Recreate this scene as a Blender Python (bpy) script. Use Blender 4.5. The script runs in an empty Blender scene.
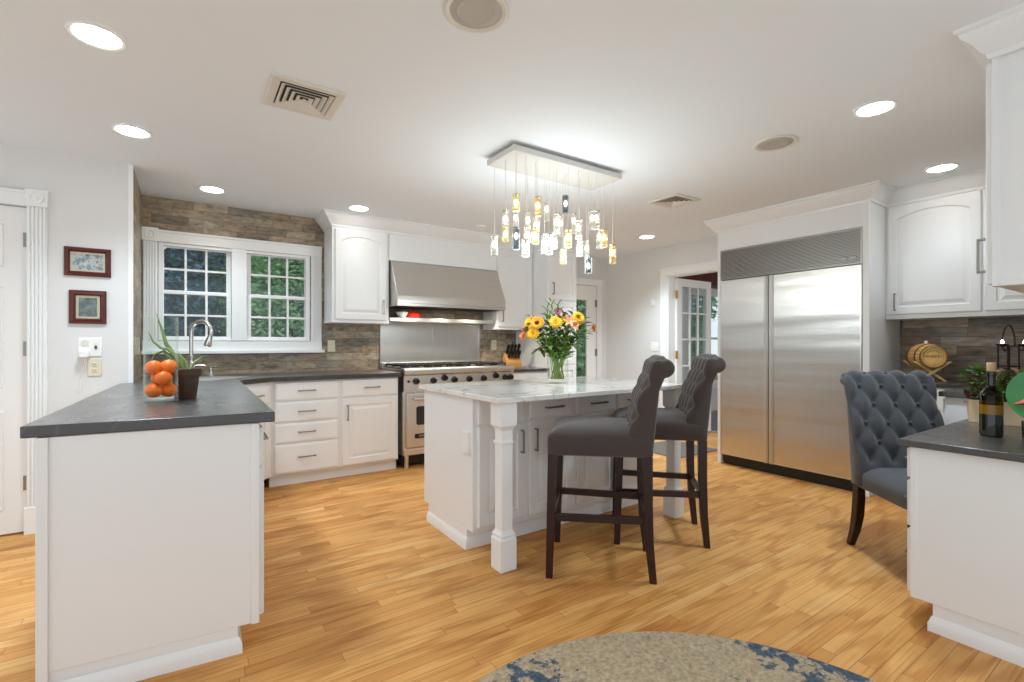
import bpy, bmesh, math, random
from mathutils import Vector, Matrix
random.seed(7)
R = math.radians
PI = math.pi
SC = bpy.context.scene
COL = SC.collection

# ------------------------------------------------------------ camera, sky, exposure
cam = bpy.data.cameras.new('camera'); cam.lens = 482/1024*36; cam.sensor_width = 36; cam.shift_y = 3/1024
cam.clip_start = .02
camo = bpy.data.objects.new('camera', cam); COL.objects.link(camo)
camo.location = (0, 0, 1.2); camo.rotation_euler = (R(90), 0, R(-34))
SC.camera = camo
W = bpy.data.worlds.new('sky'); SC.world = W; W.use_nodes = True
bg = W.node_tree.nodes['Background']; bg.inputs[0].default_value = (.87, .945, 1, 1); bg.inputs[1].default_value = 0.58
SC.cycles.diffuse_bounces = 8; SC.cycles.max_bounces = 14; SC.cycles.transparent_max_bounces = 24
SC.view_settings.view_transform = 'Standard'; SC.view_settings.look = 'None'
SC.view_settings.exposure = 1.04; SC.view_settings.gamma = 1; SC.view_settings.use_curve_mapping = False
LAMP_W = 48.0        # watts of each recessed lamp
LENS_E = 12.0       # glow of a recessed lens
CHAN_W = 4.6       # watts of each third of the chandelier
BULB_E = 7.0       # glow of the pendant bulbs

# ------------------------------------------------------------ mesh helpers
class MB:
    def __init__(s, M=None): s.v = []; s.f = []; s.M = M or Matrix()
    def add(s, vs, fs):
        n = len(s.v); s.v += [tuple(s.M @ Vector(p)) for p in vs]; s.f += [tuple(i+n for i in f) for f in fs]; return s
    def box(s, x0, y0, z0, x1, y1, z1):
        vs = [(x, y, z) for z in (z0, z1) for y in (y0, y1) for x in (x0, x1)]
        return s.add(vs, [(0,2,3,1),(4,5,7,6),(0,1,5,4),(2,6,7,3),(0,4,6,2),(1,3,7,5)])
    def loops(s, L, cap=True, cap0=True, closed=False):
        n = len(L[0]); vs = [p for l in L for p in l]; fs = []; m = len(L)
        for i in range(m if closed else m-1):
            j = (i+1) % m
            for k in range(n):
                k2 = (k+1) % n
                fs.append((i*n+k, i*n+k2, j*n+k2, j*n+k))
        if not closed:
            if cap0: fs.append(tuple(range(n))[::-1])
            if cap: fs.append(tuple(range((m-1)*n, m*n)))
        return s.add(vs, fs)
    def prism(s, poly, z0, z1): return s.loops([[(x, y, z0) for x, y in poly], [(x, y, z1) for x, y in poly]])
    def lathe(s, prof, n=24, c=(0,0,0)):
        L = [[(c[0]+max(r, .0004)*math.cos(2*PI*k/n), c[1]+max(r, .0004)*math.sin(2*PI*k/n), c[2]+z) for k in range(n)] for r, z in prof]
        return s.loops(L)
    def shell(s, prof, n=24, c=(0,0,0)):      # closed profile, no caps
        L = [[(c[0]+max(r, .0004)*math.cos(2*PI*k/n), c[1]+max(r, .0004)*math.sin(2*PI*k/n), c[2]+z) for k in range(n)] for r, z in prof]
        return s.loops(L, closed=True)
    def tube(s, pts, r, n=10):
        pts = [Vector(p) for p in pts]; rs = r if isinstance(r, (list, tuple)) else [r]*len(pts)
        L = []; up = None
        for i, p in enumerate(pts):
            d = (pts[min(i+1, len(pts)-1)] - pts[max(i-1, 0)]).normalized()
            if up is None: up = Vector((0,0,1)) if abs(d.z) < .9 else Vector((1,0,0))
            a = d.cross(up).normalized(); b = a.cross(d).normalized(); up = b
            L.append([tuple(p + a*rs[i]*math.cos(2*PI*k/n) + b*rs[i]*math.sin(2*PI*k/n)) for k in range(n)])
        return s.loops(L)
    def cyl(s, p0, p1, r0, r1=None, n=16): return s.tube([p0, p1], [r0, r0 if r1 is None else r1], n)
    def ball(s, c, r, n=14, m=8, sc=(1,1,1)):
        L = []
        for i in range(m+1):
            a = -PI/2 + PI*i/m; rr = max(math.cos(a), .004)
            L.append([(c[0]+sc[0]*r*rr*math.cos(2*PI*k/n), c[1]+sc[1]*r*rr*math.sin(2*PI*k/n), c[2]+sc[2]*r*math.sin(a)) for k in range(n)])
        return s.loops(L)
    def taper(s, p0, p1, a0, b0, a1, b1):     # square bar from p0 to p1
        f = lambda p, a, b: [(p[0]-a, p[1]-b, p[2]), (p[0]+a, p[1]-b, p[2]), (p[0]+a, p[1]+b, p[2]), (p[0]-a, p[1]+b, p[2])]
        return s.loops([f(p0, a0, b0), f(p1, a1, b1)])
    def sweep(s, path, prof, closed=False):   # profile (out, z) carried along a 2D path, out = to the right of travel
        n = len(path); L = []
        for i, (x, y) in enumerate(path):
            p = Vector((x, y)); a = Vector(path[i-1]) if (i > 0 or closed) else None
            b = Vector(path[(i+1) % n]) if (i < n-1 or closed) else None
            d1 = (p-a).normalized() if a is not None else (b-p).normalized()
            d2 = (b-p).normalized() if b is not None else d1
            n1 = Vector((d1.y, -d1.x)); n2 = Vector((d2.y, -d2.x)); m = (n1+n2).normalized(); m = m/max(m.dot(n1), .2)
            L.append([(x+m.x*o, y+m.y*o, z) for o, z in prof])
        return s.loops(L, closed=closed)
    def build(s, name, mat, parent=None, bevel=0, seg=2, loc=None, ang=.6, smooth=True):
        me = bpy.data.meshes.new(name); me.from_pydata(s.v, [], s.f)
        bm = bmesh.new(); bm.from_mesh(me); bmesh.ops.recalc_face_normals(bm, faces=bm.faces); bm.to_mesh(me); bm.free()
        if smooth:
            for p in me.polygons: p.use_smooth = True
            me.set_sharp_from_angle(angle=ang)
        me.materials.append(mat)
        o = bpy.data.objects.new(name, me); COL.objects.link(o)
        if parent: o.parent = parent
        if loc: o.location = loc
        if bevel:
            b = o.modifiers.new('bevel', 'BEVEL'); b.width = bevel; b.segments = seg; b.limit_method = 'ANGLE'; b.angle_limit = .7
        return o

def tag(o, label=None, cat=None, group=None, kind=None):
    if label: o['label'] = label
    if cat: o['category'] = cat
    if group: o['group'] = group
    if kind: o['kind'] = kind
    return o
def thing(name, label, cat, loc=(0,0,0), rz=0, group=None):
    o = bpy.data.objects.new(name, None); COL.objects.link(o); o.empty_display_size = .05
    o.location = loc; o.rotation_euler = (0, 0, R(rz)); return tag(o, label, cat, group)
def struct(name, mb, mat, parent=None, bevel=0):
    o = mb.build(name, mat, parent, bevel)
    if not parent: o['kind'] = 'structure'
    return o
def copy_part(o, parent):
    c = o.copy(); COL.objects.link(c); c.parent = parent
    for ch in list(o.children): copy_part(ch, c)
    return c
def copy_thing(o, loc, rz, label, group=None):
    c = o.copy(); COL.objects.link(c); c.location = loc; c.rotation_euler = (0, 0, R(rz)); c['label'] = label
    if group: c['group'] = group
    for ch in list(o.children): copy_part(ch, c)
    return c
def text_part(name, s, size, mat, parent, loc, rot, ext=.0006, sx=1):
    cu = bpy.data.curves.new(name, 'FONT'); cu.body = s; cu.size = size; cu.extrude = ext; cu.align_x = 'CENTER'; cu.align_y = 'CENTER'
    t = bpy.data.objects.new(name, cu); COL.objects.link(t)
    me = bpy.data.meshes.new_from_object(t.evaluated_get(bpy.context.evaluated_depsgraph_get()))
    bpy.data.objects.remove(t); me.materials.clear(); me.materials.append(mat)
    o = bpy.data.objects.new(name, me); COL.objects.link(o); o.parent = parent; o.location = loc; o.rotation_euler = rot; o.scale.x = sx
    return o
def rrect(x0, y0, x1, y1, r, n=4):
    P = []
    for cx, cy, a in ((x1-r, y1-r, 0), (x0+r, y1-r, 90), (x0+r, y0+r, 180), (x1-r, y0+r, 270)):
        for k in range(n+1):
            t = R(a+90*k/n); P.append((cx+r*math.cos(t), cy+r*math.sin(t)))
    return P

# ------------------------------------------------------------ materials
def lin(c):
    f = lambda u: u/12.92 if u <= .04045 else ((u+.055)/1.055)**2.4
    return tuple(f(x/255) for x in c) + (1,)
def newmat(name):
    m = bpy.data.materials.new(name); m.use_nodes = True; nt = m.node_tree
    return m, nt, nt.nodes['Principled BSDF']
def N(nt, typ, **kw):
    n = nt.nodes.new(typ)
    for k, v in kw.items():
        if k.startswith('i') and k[1:].isdigit(): n.inputs[int(k[1:])].default_value = v
        else: setattr(n, k, v)
    return n
def math_(nt, op, a, b=None, c=None):
    n = N(nt, 'ShaderNodeMath', operation=op)
    for i, x in enumerate((a, b, c)):
        if x is None: continue
        if isinstance(x, (int, float)): n.inputs[i].default_value = x
        else: nt.links.new(x, n.inputs[i])
    return n.outputs[0]
def ramp(nt, fac, stops, interp='LINEAR'):
    r = N(nt, 'ShaderNodeValToRGB'); r.color_ramp.interpolation = interp; e = r.color_ramp.elements
    while len(e) < len(stops): e.new(.5)
    for i, (p, c) in enumerate(stops): e[i].position = p; e[i].color = lin(c) if len(c) == 3 else c
    nt.links.new(fac, r.inputs[0]); return r.outputs[0]
def mix(nt, fac, a, b, mode='MIX'):
    n = N(nt, 'ShaderNodeMix', data_type='RGBA', blend_type=mode)
    for s, x in ((n.inputs[0], fac), (n.inputs[6], a), (n.inputs[7], b)):
        if isinstance(x, (int, float)): s.default_value = x
        elif isinstance(x, tuple): s.default_value = x
        else: nt.links.new(x, s)
    return n.outputs[2]
def coords(nt, scale=(1,1,1), rot=(0,0,0), kind='Object'):
    tc = N(nt, 'ShaderNodeTexCoord'); mp = N(nt, 'ShaderNodeMapping'); mp.inputs['Scale'].default_value = scale; mp.inputs['Rotation'].default_value = rot
    nt.links.new(tc.outputs[kind], mp.inputs[0]); return mp.outputs[0]
def noise(nt, vec, scale, detail=4, rough=.55):
    n = N(nt, 'ShaderNodeTexNoise'); n.inputs['Scale'].default_value = scale; n.inputs['Detail'].default_value = detail; n.inputs['Roughness'].default_value = rough
    if vec is not None: nt.links.new(vec, n.inputs['Vector'])
    return n.outputs[0]
def bump(nt, bs, h, st=.3, dist=.002):
    b = N(nt, 'ShaderNodeBump'); b.inputs['Strength'].default_value = st; b.inputs['Distance'].default_value = dist
    nt.links.new(h, b.inputs['Height']); nt.links.new(b.outputs[0], bs.inputs['Normal'])
def pbr(name, c, rough=.5, metal=0, var=0, vscale=30, bmp=0, bscale=200, sheen=0, coat=0, spec=.5):
    m, nt, b = newmat(name); col = lin(c)
    b.inputs['Base Color'].default_value = col; b.inputs['Roughness'].default_value = rough; b.inputs['Metallic'].default_value = metal
    b.inputs['Specular IOR Level'].default_value = spec
    if sheen: b.inputs['Sheen Weight'].default_value = sheen
    if coat: b.inputs['Coat Weight'].default_value = coat
    v = coords(nt)
    nz = noise(nt, v, vscale)
    lo = tuple(x*(1-var) for x in col[:3])+(1,); hi = tuple(min(1, x*(1+var)) for x in col[:3])+(1,)
    nt.links.new(mix(nt, nz, lo, hi), b.inputs['Base Color'])
    if bmp: bump(nt, b, noise(nt, v, bscale), bmp, .001)
    return m
def emit(name, c, s):
    m, nt, b = newmat(name); b.inputs['Base Color'].default_value = lin(c); b.inputs['Emission Color'].default_value = lin(c); b.inputs['Emission Strength'].default_value = s
    return m
def thin_glass(name, tint=(255,255,255), refl=.9, rough=0.0, base_r=.012):
    m = bpy.data.materials.new(name); m.use_nodes = True; nt = m.node_tree; nt.nodes.clear()
    o = N(nt, 'ShaderNodeOutputMaterial'); t = N(nt, 'ShaderNodeBsdfTransparent'); g = N(nt, 'ShaderNodeBsdfGlossy')
    t.inputs[0].default_value = lin(tint); g.inputs['Roughness'].default_value = rough; g.inputs[0].default_value = (1,1,1,1)
    fr = N(nt, 'ShaderNodeLayerWeight')
    mx = N(nt, 'ShaderNodeMixShader'); f = math_(nt, 'MULTIPLY', math_(nt, 'ADD', math_(nt, 'MULTIPLY', math_(nt, 'POWER', fr.outputs['Facing'], 3.6), .8), base_r), refl)
    nt.links.new(f, mx.inputs[0]); nt.links.new(t.outputs[0], mx.inputs[1]); nt.links.new(g.outputs[0], mx.inputs[2]); nt.links.new(mx.outputs[0], o.inputs[0])
    return m
def crystal(name, tint, cloud=.3):
    m = thin_glass(name, tint, 1.2, .05); nt = m.node_tree; o = [n for n in nt.nodes if n.type == 'OUTPUT_MATERIAL'][0]; src = o.inputs[0].links[0].from_socket
    d = N(nt, 'ShaderNodeBsdfTranslucent'); d.inputs[0].default_value = lin(tint); df = N(nt, 'ShaderNodeBsdfDiffuse'); df.inputs[0].default_value = lin(tint)
    a = N(nt, 'ShaderNodeMixShader'); a.inputs[0].default_value = .5; nt.links.new(d.outputs[0], a.inputs[1]); nt.links.new(df.outputs[0], a.inputs[2])
    b = N(nt, 'ShaderNodeMixShader'); b.inputs[0].default_value = cloud; nt.links.new(src, b.inputs[1]); nt.links.new(a.outputs[0], b.inputs[2]); nt.links.new(b.outputs[0], o.inputs[0]); return m
def planks(name, ua, va, L, Wd, stops, gap, gapc, grain, gstops, rough=.3, bst=.4, spec=.5, blotch=0, stagger=None, wav=None):
    m, nt, b = newmat(name)
    sp = N(nt, 'ShaderNodeSeparateXYZ'); tc = N(nt, 'ShaderNodeTexCoord'); nt.links.new(tc.outputs['Object'], sp.inputs[0])
    u, v = sp.outputs[ua], sp.outputs[va]
    vr = math_(nt, 'DIVIDE', v, Wd); row = math_(nt, 'FLOOR', vr)
    wn = N(nt, 'ShaderNodeTexWhiteNoise', noise_dimensions='1D'); nt.links.new(row, wn.inputs['W'])
    off = math_(nt, 'MULTIPLY', wn.outputs[0], 13.7) if stagger is None else math_(nt, 'MULTIPLY', row, stagger)
    ur = math_(nt, 'ADD', math_(nt, 'DIVIDE', u, L), off); cl = math_(nt, 'FLOOR', ur)
    cb = N(nt, 'ShaderNodeCombineXYZ'); nt.links.new(cl, cb.inputs[0]); nt.links.new(row, cb.inputs[1])
    w2 = N(nt, 'ShaderNodeTexWhiteNoise', noise_dimensions='2D'); nt.links.new(cb.outputs[0], w2.inputs['Vector'])
    base = ramp(nt, w2.outputs[0], stops)
    g = N(nt, 'ShaderNodeCombineXYZ')
    nt.links.new(math_(nt, 'ADD', math_(nt, 'MULTIPLY', u, grain[0]), math_(nt, 'MULTIPLY', w2.outputs[0], 50)), g.inputs[0])
    nt.links.new(math_(nt, 'MULTIPLY', v, grain[1]), g.inputs[1]); nt.links.new(math_(nt, 'MULTIPLY', w2.outputs[0], 91), g.inputs[2])
    gn = noise(nt, g.outputs[0], 1, 6, .62)
    c = mix(nt, 1.0, base, ramp(nt, gn, gstops), 'MULTIPLY')
    if wav:      # cathedral grain
        wv = N(nt, 'ShaderNodeTexWave', wave_type='RINGS', rings_direction='Y'); wv.inputs['Scale'].default_value = wav; wv.inputs['Distortion'].default_value = 6; wv.inputs['Detail'].default_value = 2; wv.inputs['Detail Scale'].default_value = .6
        g2 = N(nt, 'ShaderNodeCombineXYZ'); nt.links.new(math_(nt, 'ADD', math_(nt, 'MULTIPLY', u, .5), math_(nt, 'MULTIPLY', w2.outputs[0], 37)), g2.inputs[0])
        nt.links.new(math_(nt, 'ADD', math_(nt, 'MULTIPLY', v, 16), math_(nt, 'MULTIPLY', w2.outputs[0], 17)), g2.inputs[1]); nt.links.new(g2.outputs[0], wv.inputs['Vector'])
        c = mix(nt, 1.0, c, ramp(nt, wv.outputs[1], [(0, (234,223,210)), (.3, (255,255,255)), (1, (255,255,255))]), 'MULTIPLY')
    if blotch: c = mix(nt, 1.0, c, ramp(nt, noise(nt, tc.outputs['Object'], blotch, 5, .65), [(.3, (228,222,215)), (.6, (255,255,255))]), 'MULTIPLY')
    fv = math_(nt, 'FRACT', vr); fu = math_(nt, 'FRACT', ur)
    ev = math_(nt, 'MULTIPLY', math_(nt, 'MINIMUM', fv, math_(nt, 'SUBTRACT', 1, fv)), Wd)
    eu = math_(nt, 'MULTIPLY', math_(nt, 'MINIMUM', fu, math_(nt, 'SUBTRACT', 1, fu)), L)
    e = math_(nt, 'MINIMUM', ev, eu)
    gm = math_(nt, 'LESS_THAN', e, gap)
    c = mix(nt, math_(nt, 'MULTIPLY', gm, .8), c, lin(gapc))
    nt.links.new(c, b.inputs['Base Color'])
    b.inputs['Roughness'].default_value = rough; b.inputs['Specular IOR Level'].default_value = spec
    h = math_(nt, 'ADD', math_(nt, 'MULTIPLY', gn, .35), math_(nt, 'SUBTRACT', math_(nt, 'MULTIPLY', w2.outputs[0], .5), gm))
    bump(nt, b, h, bst, .003)
    return m

M = {}
M['ceiling'] = pbr('ceiling paint', (236,241,245), .9, bmp=.05, bscale=300)
M['wall'] = pbr('grey wall paint', (222,222,221), .8, bmp=.05, bscale=350)
M['white'] = pbr('white cabinet paint', (236,238,239), .32)
M['trim'] = pbr('white trim paint', (238,240,240), .4)
M['door'] = pbr('white door paint', (236,236,234), .4)
M['oak'] = planks('oak strip floor', 0, 1, .85, .06, [(0,(211,150,82)),(.25,(227,172,102)),(.55,(234,181,112)),(.8,(217,159,90)),(1,(240,194,128))], .0009, (112,70,34), (1.6,80), [(.28,(212,192,168)),(.48,(248,243,236)),(.7,(255,255,255))], .46, .12, .22, .8, wav=1.0)
STO = [(0,(136,126,112)),(.2,(176,160,138)),(.4,(200,186,162)),(.55,(160,156,146)),(.7,(190,166,138)),(.85,(212,200,178)),(1,(150,138,122))]
GST = [(.25,(120,116,112)),(.5,(215,210,204)),(.75,(255,250,240))]
M['tile_x'] = planks('stone plank tile', 0, 2, .26, .074, STO, .0014, (104,96,86), (13,30), GST, .42, .8, .5)
M['tile_y'] = planks('stone plank tile side', 1, 2, .26, .074, STO, .0014, (104,96,86), (13,30), GST, .42, .8, .5)
DST = [(0,(104,92,82)),(.2,(176,158,140)),(.4,(214,200,180)),(.55,(136,130,124)),(.7,(190,164,142)),(.85,(226,216,200)),(1,(116,104,94))]
M['tile_dark'] = planks('dark stone plank tile', 1, 2, .42, .074, DST, .0012, (70,63,57), (8,34), GST, .45, .8, .5)
def stone_black():
    m, nt, b = newmat('black leathered stone'); v = coords(nt)
    n1 = noise(nt, v, 5, 6, .7); n2 = noise(nt, v, 70, 4, .6)
    c = mix(nt, n2, lin((27,23,22)), lin((46,42,40)))
    wv = N(nt, 'ShaderNodeTexNoise'); wv.inputs['Scale'].default_value = 2.6; wv.inputs['Detail'].default_value = 5; wv.inputs['Distortion'].default_value = 1.4; nt.links.new(v, wv.inputs[0])
    vein = ramp(nt, math_(nt, 'ABSOLUTE', math_(nt, 'SUBTRACT', wv.outputs[0], .5)), [(0,(255,255,255)),(.008,(90,90,90)),(.016,(0,0,0))])
    c = mix(nt, math_(nt, 'MULTIPLY', vein, .12), c, lin((150,146,140)))
    nt.links.new(c, b.inputs['Base Color']); b.inputs['Coat Weight'].default_value = 1; b.inputs['Coat Roughness'].default_value = .36; b.inputs['Coat IOR'].default_value = 1.55
    nt.links.new(ramp(nt, n1, [(.3,(.24,.24,.24,1)),(.7,(.36,.36,.36,1))]), b.inputs['Roughness'])
    bump(nt, b, n2, .12, .001); return m
M['black_stone'] = stone_black()
def quartz():
    m, nt, b = newmat('white veined stone'); v = coords(nt)
    a = N(nt, 'ShaderNodeTexNoise'); a.inputs['Scale'].default_value = 2.1; a.inputs['Detail'].default_value = 5; a.inputs['Distortion'].default_value = 1.1; nt.links.new(v, a.inputs[0])
    k = math_(nt, 'ABSOLUTE', math_(nt, 'SUBTRACT', a.outputs[0], .5))
    vein = ramp(nt, k, [(0,(255,255,255)),(.012,(120,120,120)),(.035,(0,0,0))])
    sp = ramp(nt, noise(nt, v, 5, 3), [(.45,(0,0,0)),(.62,(255,255,255))])
    blot = ramp(nt, noise(nt, v, 1.6, 3), [(.4,(226,224,220)),(.65,(240,239,236))])
    f = math_(nt, 'MULTIPLY', vein, math_(nt, 'ADD', math_(nt, 'MULTIPLY', sp, .75), .12))
    nt.links.new(mix(nt, f, blot, lin((88,84,80))), b.inputs['Base Color']); b.inputs['Roughness'].default_value = .1
    return m
M['quartz'] = quartz()
def steel(name, c=(204,202,198), rough=.26, sc=(2,2,260), wave=0, st=.08, aniso=None):
    m, nt, b = newmat(name); v = coords(nt, sc); n = noise(nt, v, 1, 3)
    b.inputs['Metallic'].default_value = 1
    nt.links.new(mix(nt, n, lin(tuple(x-10 for x in c)), lin(tuple(min(255, x+8) for x in c))), b.inputs['Base Color'])
    b.inputs['Roughness'].default_value = rough
    if aniso is not None:
        tg = N(nt, 'ShaderNodeTangent', direction_type='RADIAL', axis='Z'); nt.links.new(tg.outputs[0], b.inputs['Tangent']); b.inputs['Anisotropic'].default_value = .85; b.inputs['Anisotropic Rotation'].default_value = aniso
    h = n
    if wave:
        v2 = coords(nt, (.25, .25, 3.0)); h = math_(nt, 'ADD', math_(nt, 'MULTIPLY', n, .02), math_(nt, 'MULTIPLY', noise(nt, v2, 1, 2), wave))
        bump(nt, b, h, 1.0, .02)
    else: bump(nt, b, h, st, .001)
    return m
M['steel'] = steel('brushed steel', (216,214,210), .34)
M['steel_v'] = steel('brushed steel vertical grain', (214,212,208), .32, (220,220,2))
M['steel_fridge'] = steel('refrigerator steel', (214,211,206), .3, (1.5,1.5,330), 1.0, aniso=0)
M['steel_dark'] = pbr('dark steel', (128,125,120), .35, 1)
M['steel_grille'] = pbr('grille steel', (178,175,170), .42, 1)
M['nickel'] = pbr('satin nickel', (150,146,140), .32, 1)
M['chrome'] = pbr('chrome', (225,226,228), .06, 1)
M['brass'] = pbr('brass', (190,150,80), .3, 1)
M['iron'] = pbr('black iron', (34,31,29), .45, .3, bmp=.2)
M['black'] = pbr('black plastic', (22,21,20), .35)
M['black_matte'] = pbr('cast iron', (26,25,24), .6, bmp=.2)
M['dark_glass'] = pbr('dark oven glass', (30,29,30), .05)
M['kick'] = pbr('dark kick plate', (26,24,22), .5)
def fabric(name, c, var=.12):
    m, nt, b = newmat(name); v = coords(nt); nz = noise(nt, v, 9, 4); fine = noise(nt, v, 420, 2)
    col = lin(c); lo = tuple(x*(1-var) for x in col[:3])+(1,); hi = tuple(x*(1+var) for x in col[:3])+(1,)
    c1 = mix(nt, nz, lo, hi); c2 = mix(nt, fine, c1, tuple(x*1.25 for x in hi[:3])+(1,))
    nt.links.new(c2, b.inputs['Base Color']); b.inputs['Roughness'].default_value = .85; b.inputs['Sheen Weight'].default_value = .35; b.inputs['Sheen Roughness'].default_value = .5
    b.inputs['Specular IOR Level'].default_value = .25
    bump(nt, b, fine, .25, .001); return m
M['fabric_stool'] = fabric('brown grey linen', (63,55,52))
M['fabric_chair'] = fabric('blue grey linen', (60,62,66))
M['dark_wood'] = pbr('espresso wood', (40,19,15), .36, var=.25, vscale=40)
M['mahogany'] = pbr('mahogany frame', (84,30,24), .35, var=.3, vscale=25)
M['mat_cream'] = pbr('cream mat board', (226,206,176), .8)
M['plate_white'] = pbr('white plastic', (240,240,238), .4)
M['plate_beige'] = pbr('almond plastic', (222,214,190), .4)
M['slot'] = pbr('dark slot', (70,60,50), .6)
M['grey_paint'] = pbr('vent off white', (222,217,206), .5)
M['speaker'] = pbr('speaker grille', (186,180,170), .6, bmp=.5, bscale=900)
M['vent_dark'] = pbr('duct dark', (70,66,58), .8)
M['lens'] = emit('lamp lens', (255,250,242), LENS_E)
M['bulb'] = emit('pendant bulb', (255,243,222), BULB_E)
M['hood_lamp'] = emit('hood lamp', (255,236,200), 30)
M['flame'] = emit('candle glow', (255,225,180), 14)
M['glass'] = thin_glass('clear glass', (252,254,252), .8, 0, .006)
M['pane'] = thin_glass('window pane', (246,250,250), 1.0, 0, .03)
M['pend_clear'] = crystal('pendant crystal', (250,250,248), .05)
M['pend_amber'] = crystal('amber crystal', (254,246,226), .05)
M['pend_yellow'] = crystal('yellow crystal', (252,250,230), .05)
M['pend_dark'] = crystal('smoky crystal', (208,214,218), .05)
M['cord'] = pbr('silver cord', (206,204,198), .4)
M['canopy'] = pbr('white canopy', (214,211,204), .4)
M['orange'] = pbr('orange peel', (238,112,4), .42, var=.15, vscale=60, bmp=.4, bscale=260)
M['terracotta'] = pbr('dark stained clay', (74,54,42), .6, var=.4, vscale=35, bmp=.3)
M['soil'] = pbr('soil', (40,30,24), .95, bmp=.8)
M['aloe'] = pbr('aloe leaf', (108,124,70), .45, var=.3, vscale=20)
M['leaf'] = pbr('leaf green', (112,146,62), .5, var=.35, vscale=30)
M['leaf_dark'] = pbr('dark leaf green', (74,112,56), .5, var=.35, vscale=30)
M['leaf_red'] = pbr('reddish leaf', (110,60,58), .5, var=.35, vscale=30)
M['stem'] = pbr('stem green', (146,170,84), .5)
M['petal_yellow'] = pbr('yellow petal', (242,192,30), .5, var=.12)
M['petal_gold'] = pbr('golden petal', (236,168,28), .5, var=.15)
M['petal_peach'] = pbr('peach petal', (238,158,104), .5, var=.12)
M['petal_pink'] = pbr('mauve petal', (176,116,130), .5, var=.12)
M['flower_core'] = pbr('dark flower heart', (74,30,18), .8, bmp=.6)
M['block_wood'] = pbr('beech wood', (206,150,84), .45, var=.15, vscale=30)
M['barrel_wood'] = planks('barrel oak', 0, 2, .5, .02, [(0,(200,150,92)),(.5,(226,180,116)),(1,(212,164,102))], .0006, (90,56,26), (6,120), [(.3,(215,200,180)),(.6,(255,255,255))], .45, .1)
M['barrel_head'] = pbr('barrel head wood', (236,194,122), .45, var=.1, vscale=30)
M['light_wood'] = pbr('pale pine', (222,192,138), .5, var=.1)
M['burn'] = pbr('burnt lettering', (96,58,26), .7)
M['hoop'] = pbr('brass hoop', (132,104,60), .4, .8)
M['bottle_glass'] = pbr('green bottle glass', (26,30,16), .05, var=.1, coat=.5)
M['bottle_upper'] = thin_glass('olive bottle glass', (150,140,52), 1.3)
M['oil'] = pbr('dark liquid', (12,12,10), .08)
M['oil_gold'] = pbr('golden oil', (140,100,20), .1)
M['cork'] = pbr('cork', (206,172,128), .8, var=.2, vscale=80)
M['planter'] = pbr('tan planter', (216,190,156), .6, var=.06)
M['plate_green'] = pbr('green glazed plate', (64,150,76), .15, var=.15, vscale=12)
M['red'] = pbr('red glaze', (190,62,40), .6, var=.25, vscale=30)
M['porcelain'] = pbr('white porcelain', (240,238,234), .15)
M['glow_red'] = pbr('red enamel', (214,40,28), .25)
M['red_room'] = pbr('red brown wood', (92,38,26), .45, var=.25, vscale=12)
M['grey_rug'] = pbr('grey blue rug', (150,150,158), .95, var=.15, vscale=10)
M['mat_grey'] = pbr('dark door mat', (112,104,98), .95, var=.2)
M['lawn'] = pbr('lawn', (58,82,40), .95, var=.35, vscale=6)
M['tree_a'] = pbr('evergreen leaves', (92,150,118), .7, var=.5, vscale=3)
M['tree_b'] = pbr('bluish dark leaves', (100,140,158), .7, var=.5, vscale=3)
M['tree_c'] = pbr('broad leaves', (150,196,140), .7, var=.6, vscale=3)
M['bark'] = pbr('bark', (50,42,36), .9, var=.3)
def rug_mat():
    m, nt, b = newmat('distressed rug pile'); v = coords(nt)
    n1 = noise(nt, v, 3.2, 3, .6); n2 = noise(nt, v, 16, 6, .72); f = noise(nt, v, 60, 4, .75)
    base = ramp(nt, f, [(.3,(128,112,90)),(.5,(168,150,122)),(.7,(190,174,146))])
    msk = math_(nt, 'ADD', math_(nt, 'MULTIPLY', n1, .55), math_(nt, 'MULTIPLY', n2, .6))
    vd = N(nt, 'ShaderNodeVectorMath', operation='DISTANCE'); nt.links.new(v, vd.inputs[0]); vd.inputs[1].default_value = (1.95, .92, 0)
    ve = N(nt, 'ShaderNodeVectorMath', operation='DISTANCE'); nt.links.new(v, ve.inputs[0]); ve.inputs[1].default_value = (1.1, 1.38, 0)
    patch = math_(nt, 'ADD', math_(nt, 'MAXIMUM', 0, math_(nt, 'SUBTRACT', .15, math_(nt, 'MULTIPLY', vd.outputs['Value'], .32))), math_(nt, 'MAXIMUM', 0, math_(nt, 'SUBTRACT', .05, math_(nt, 'MULTIPLY', ve.outputs['Value'], .2))))
    msk = math_(nt, 'SUBTRACT', math_(nt, 'ADD', msk, patch), .035)
    blue = ramp(nt, msk, [(.645,(0,0,0)),(.67,(255,255,255))])
    c = mix(nt, blue, base, ramp(nt, f, [(.35,(44,58,76)),(.65,(82,98,112))]))
    dk = ramp(nt, noise(nt, v, 28, 5, .75), [(.62,(0,0,0)),(.68,(255,255,255))])
    c = mix(nt, math_(nt, 'MULTIPLY', dk, .55), c, lin((92,78,62)))
    nt.links.new(c, b.inputs['Base Color']); b.inputs['Roughness'].default_value = .95; bump(nt, b, f, .6, .004); return m
M['rug'] = rug_mat()
def art(name, stops, sc):
    m, nt, b = newmat(name); v = coords(nt); nt.links.new(ramp(nt, noise(nt, v, sc, 5, .7), stops), b.inputs['Base Color']); b.inputs['Roughness'].default_value = .3; return m
M['art_snow'] = art('snowy landscape print', [(.3,(70,74,82)),(.45,(150,152,158)),(.55,(222,220,216)),(.68,(150,60,56)),(.8,(90,86,80))], 30)
M['art_village'] = art('blue evening print', [(.3,(52,58,66)),(.5,(104,110,112)),(.62,(150,142,120)),(.75,(206,190,150))], 26)

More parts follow.
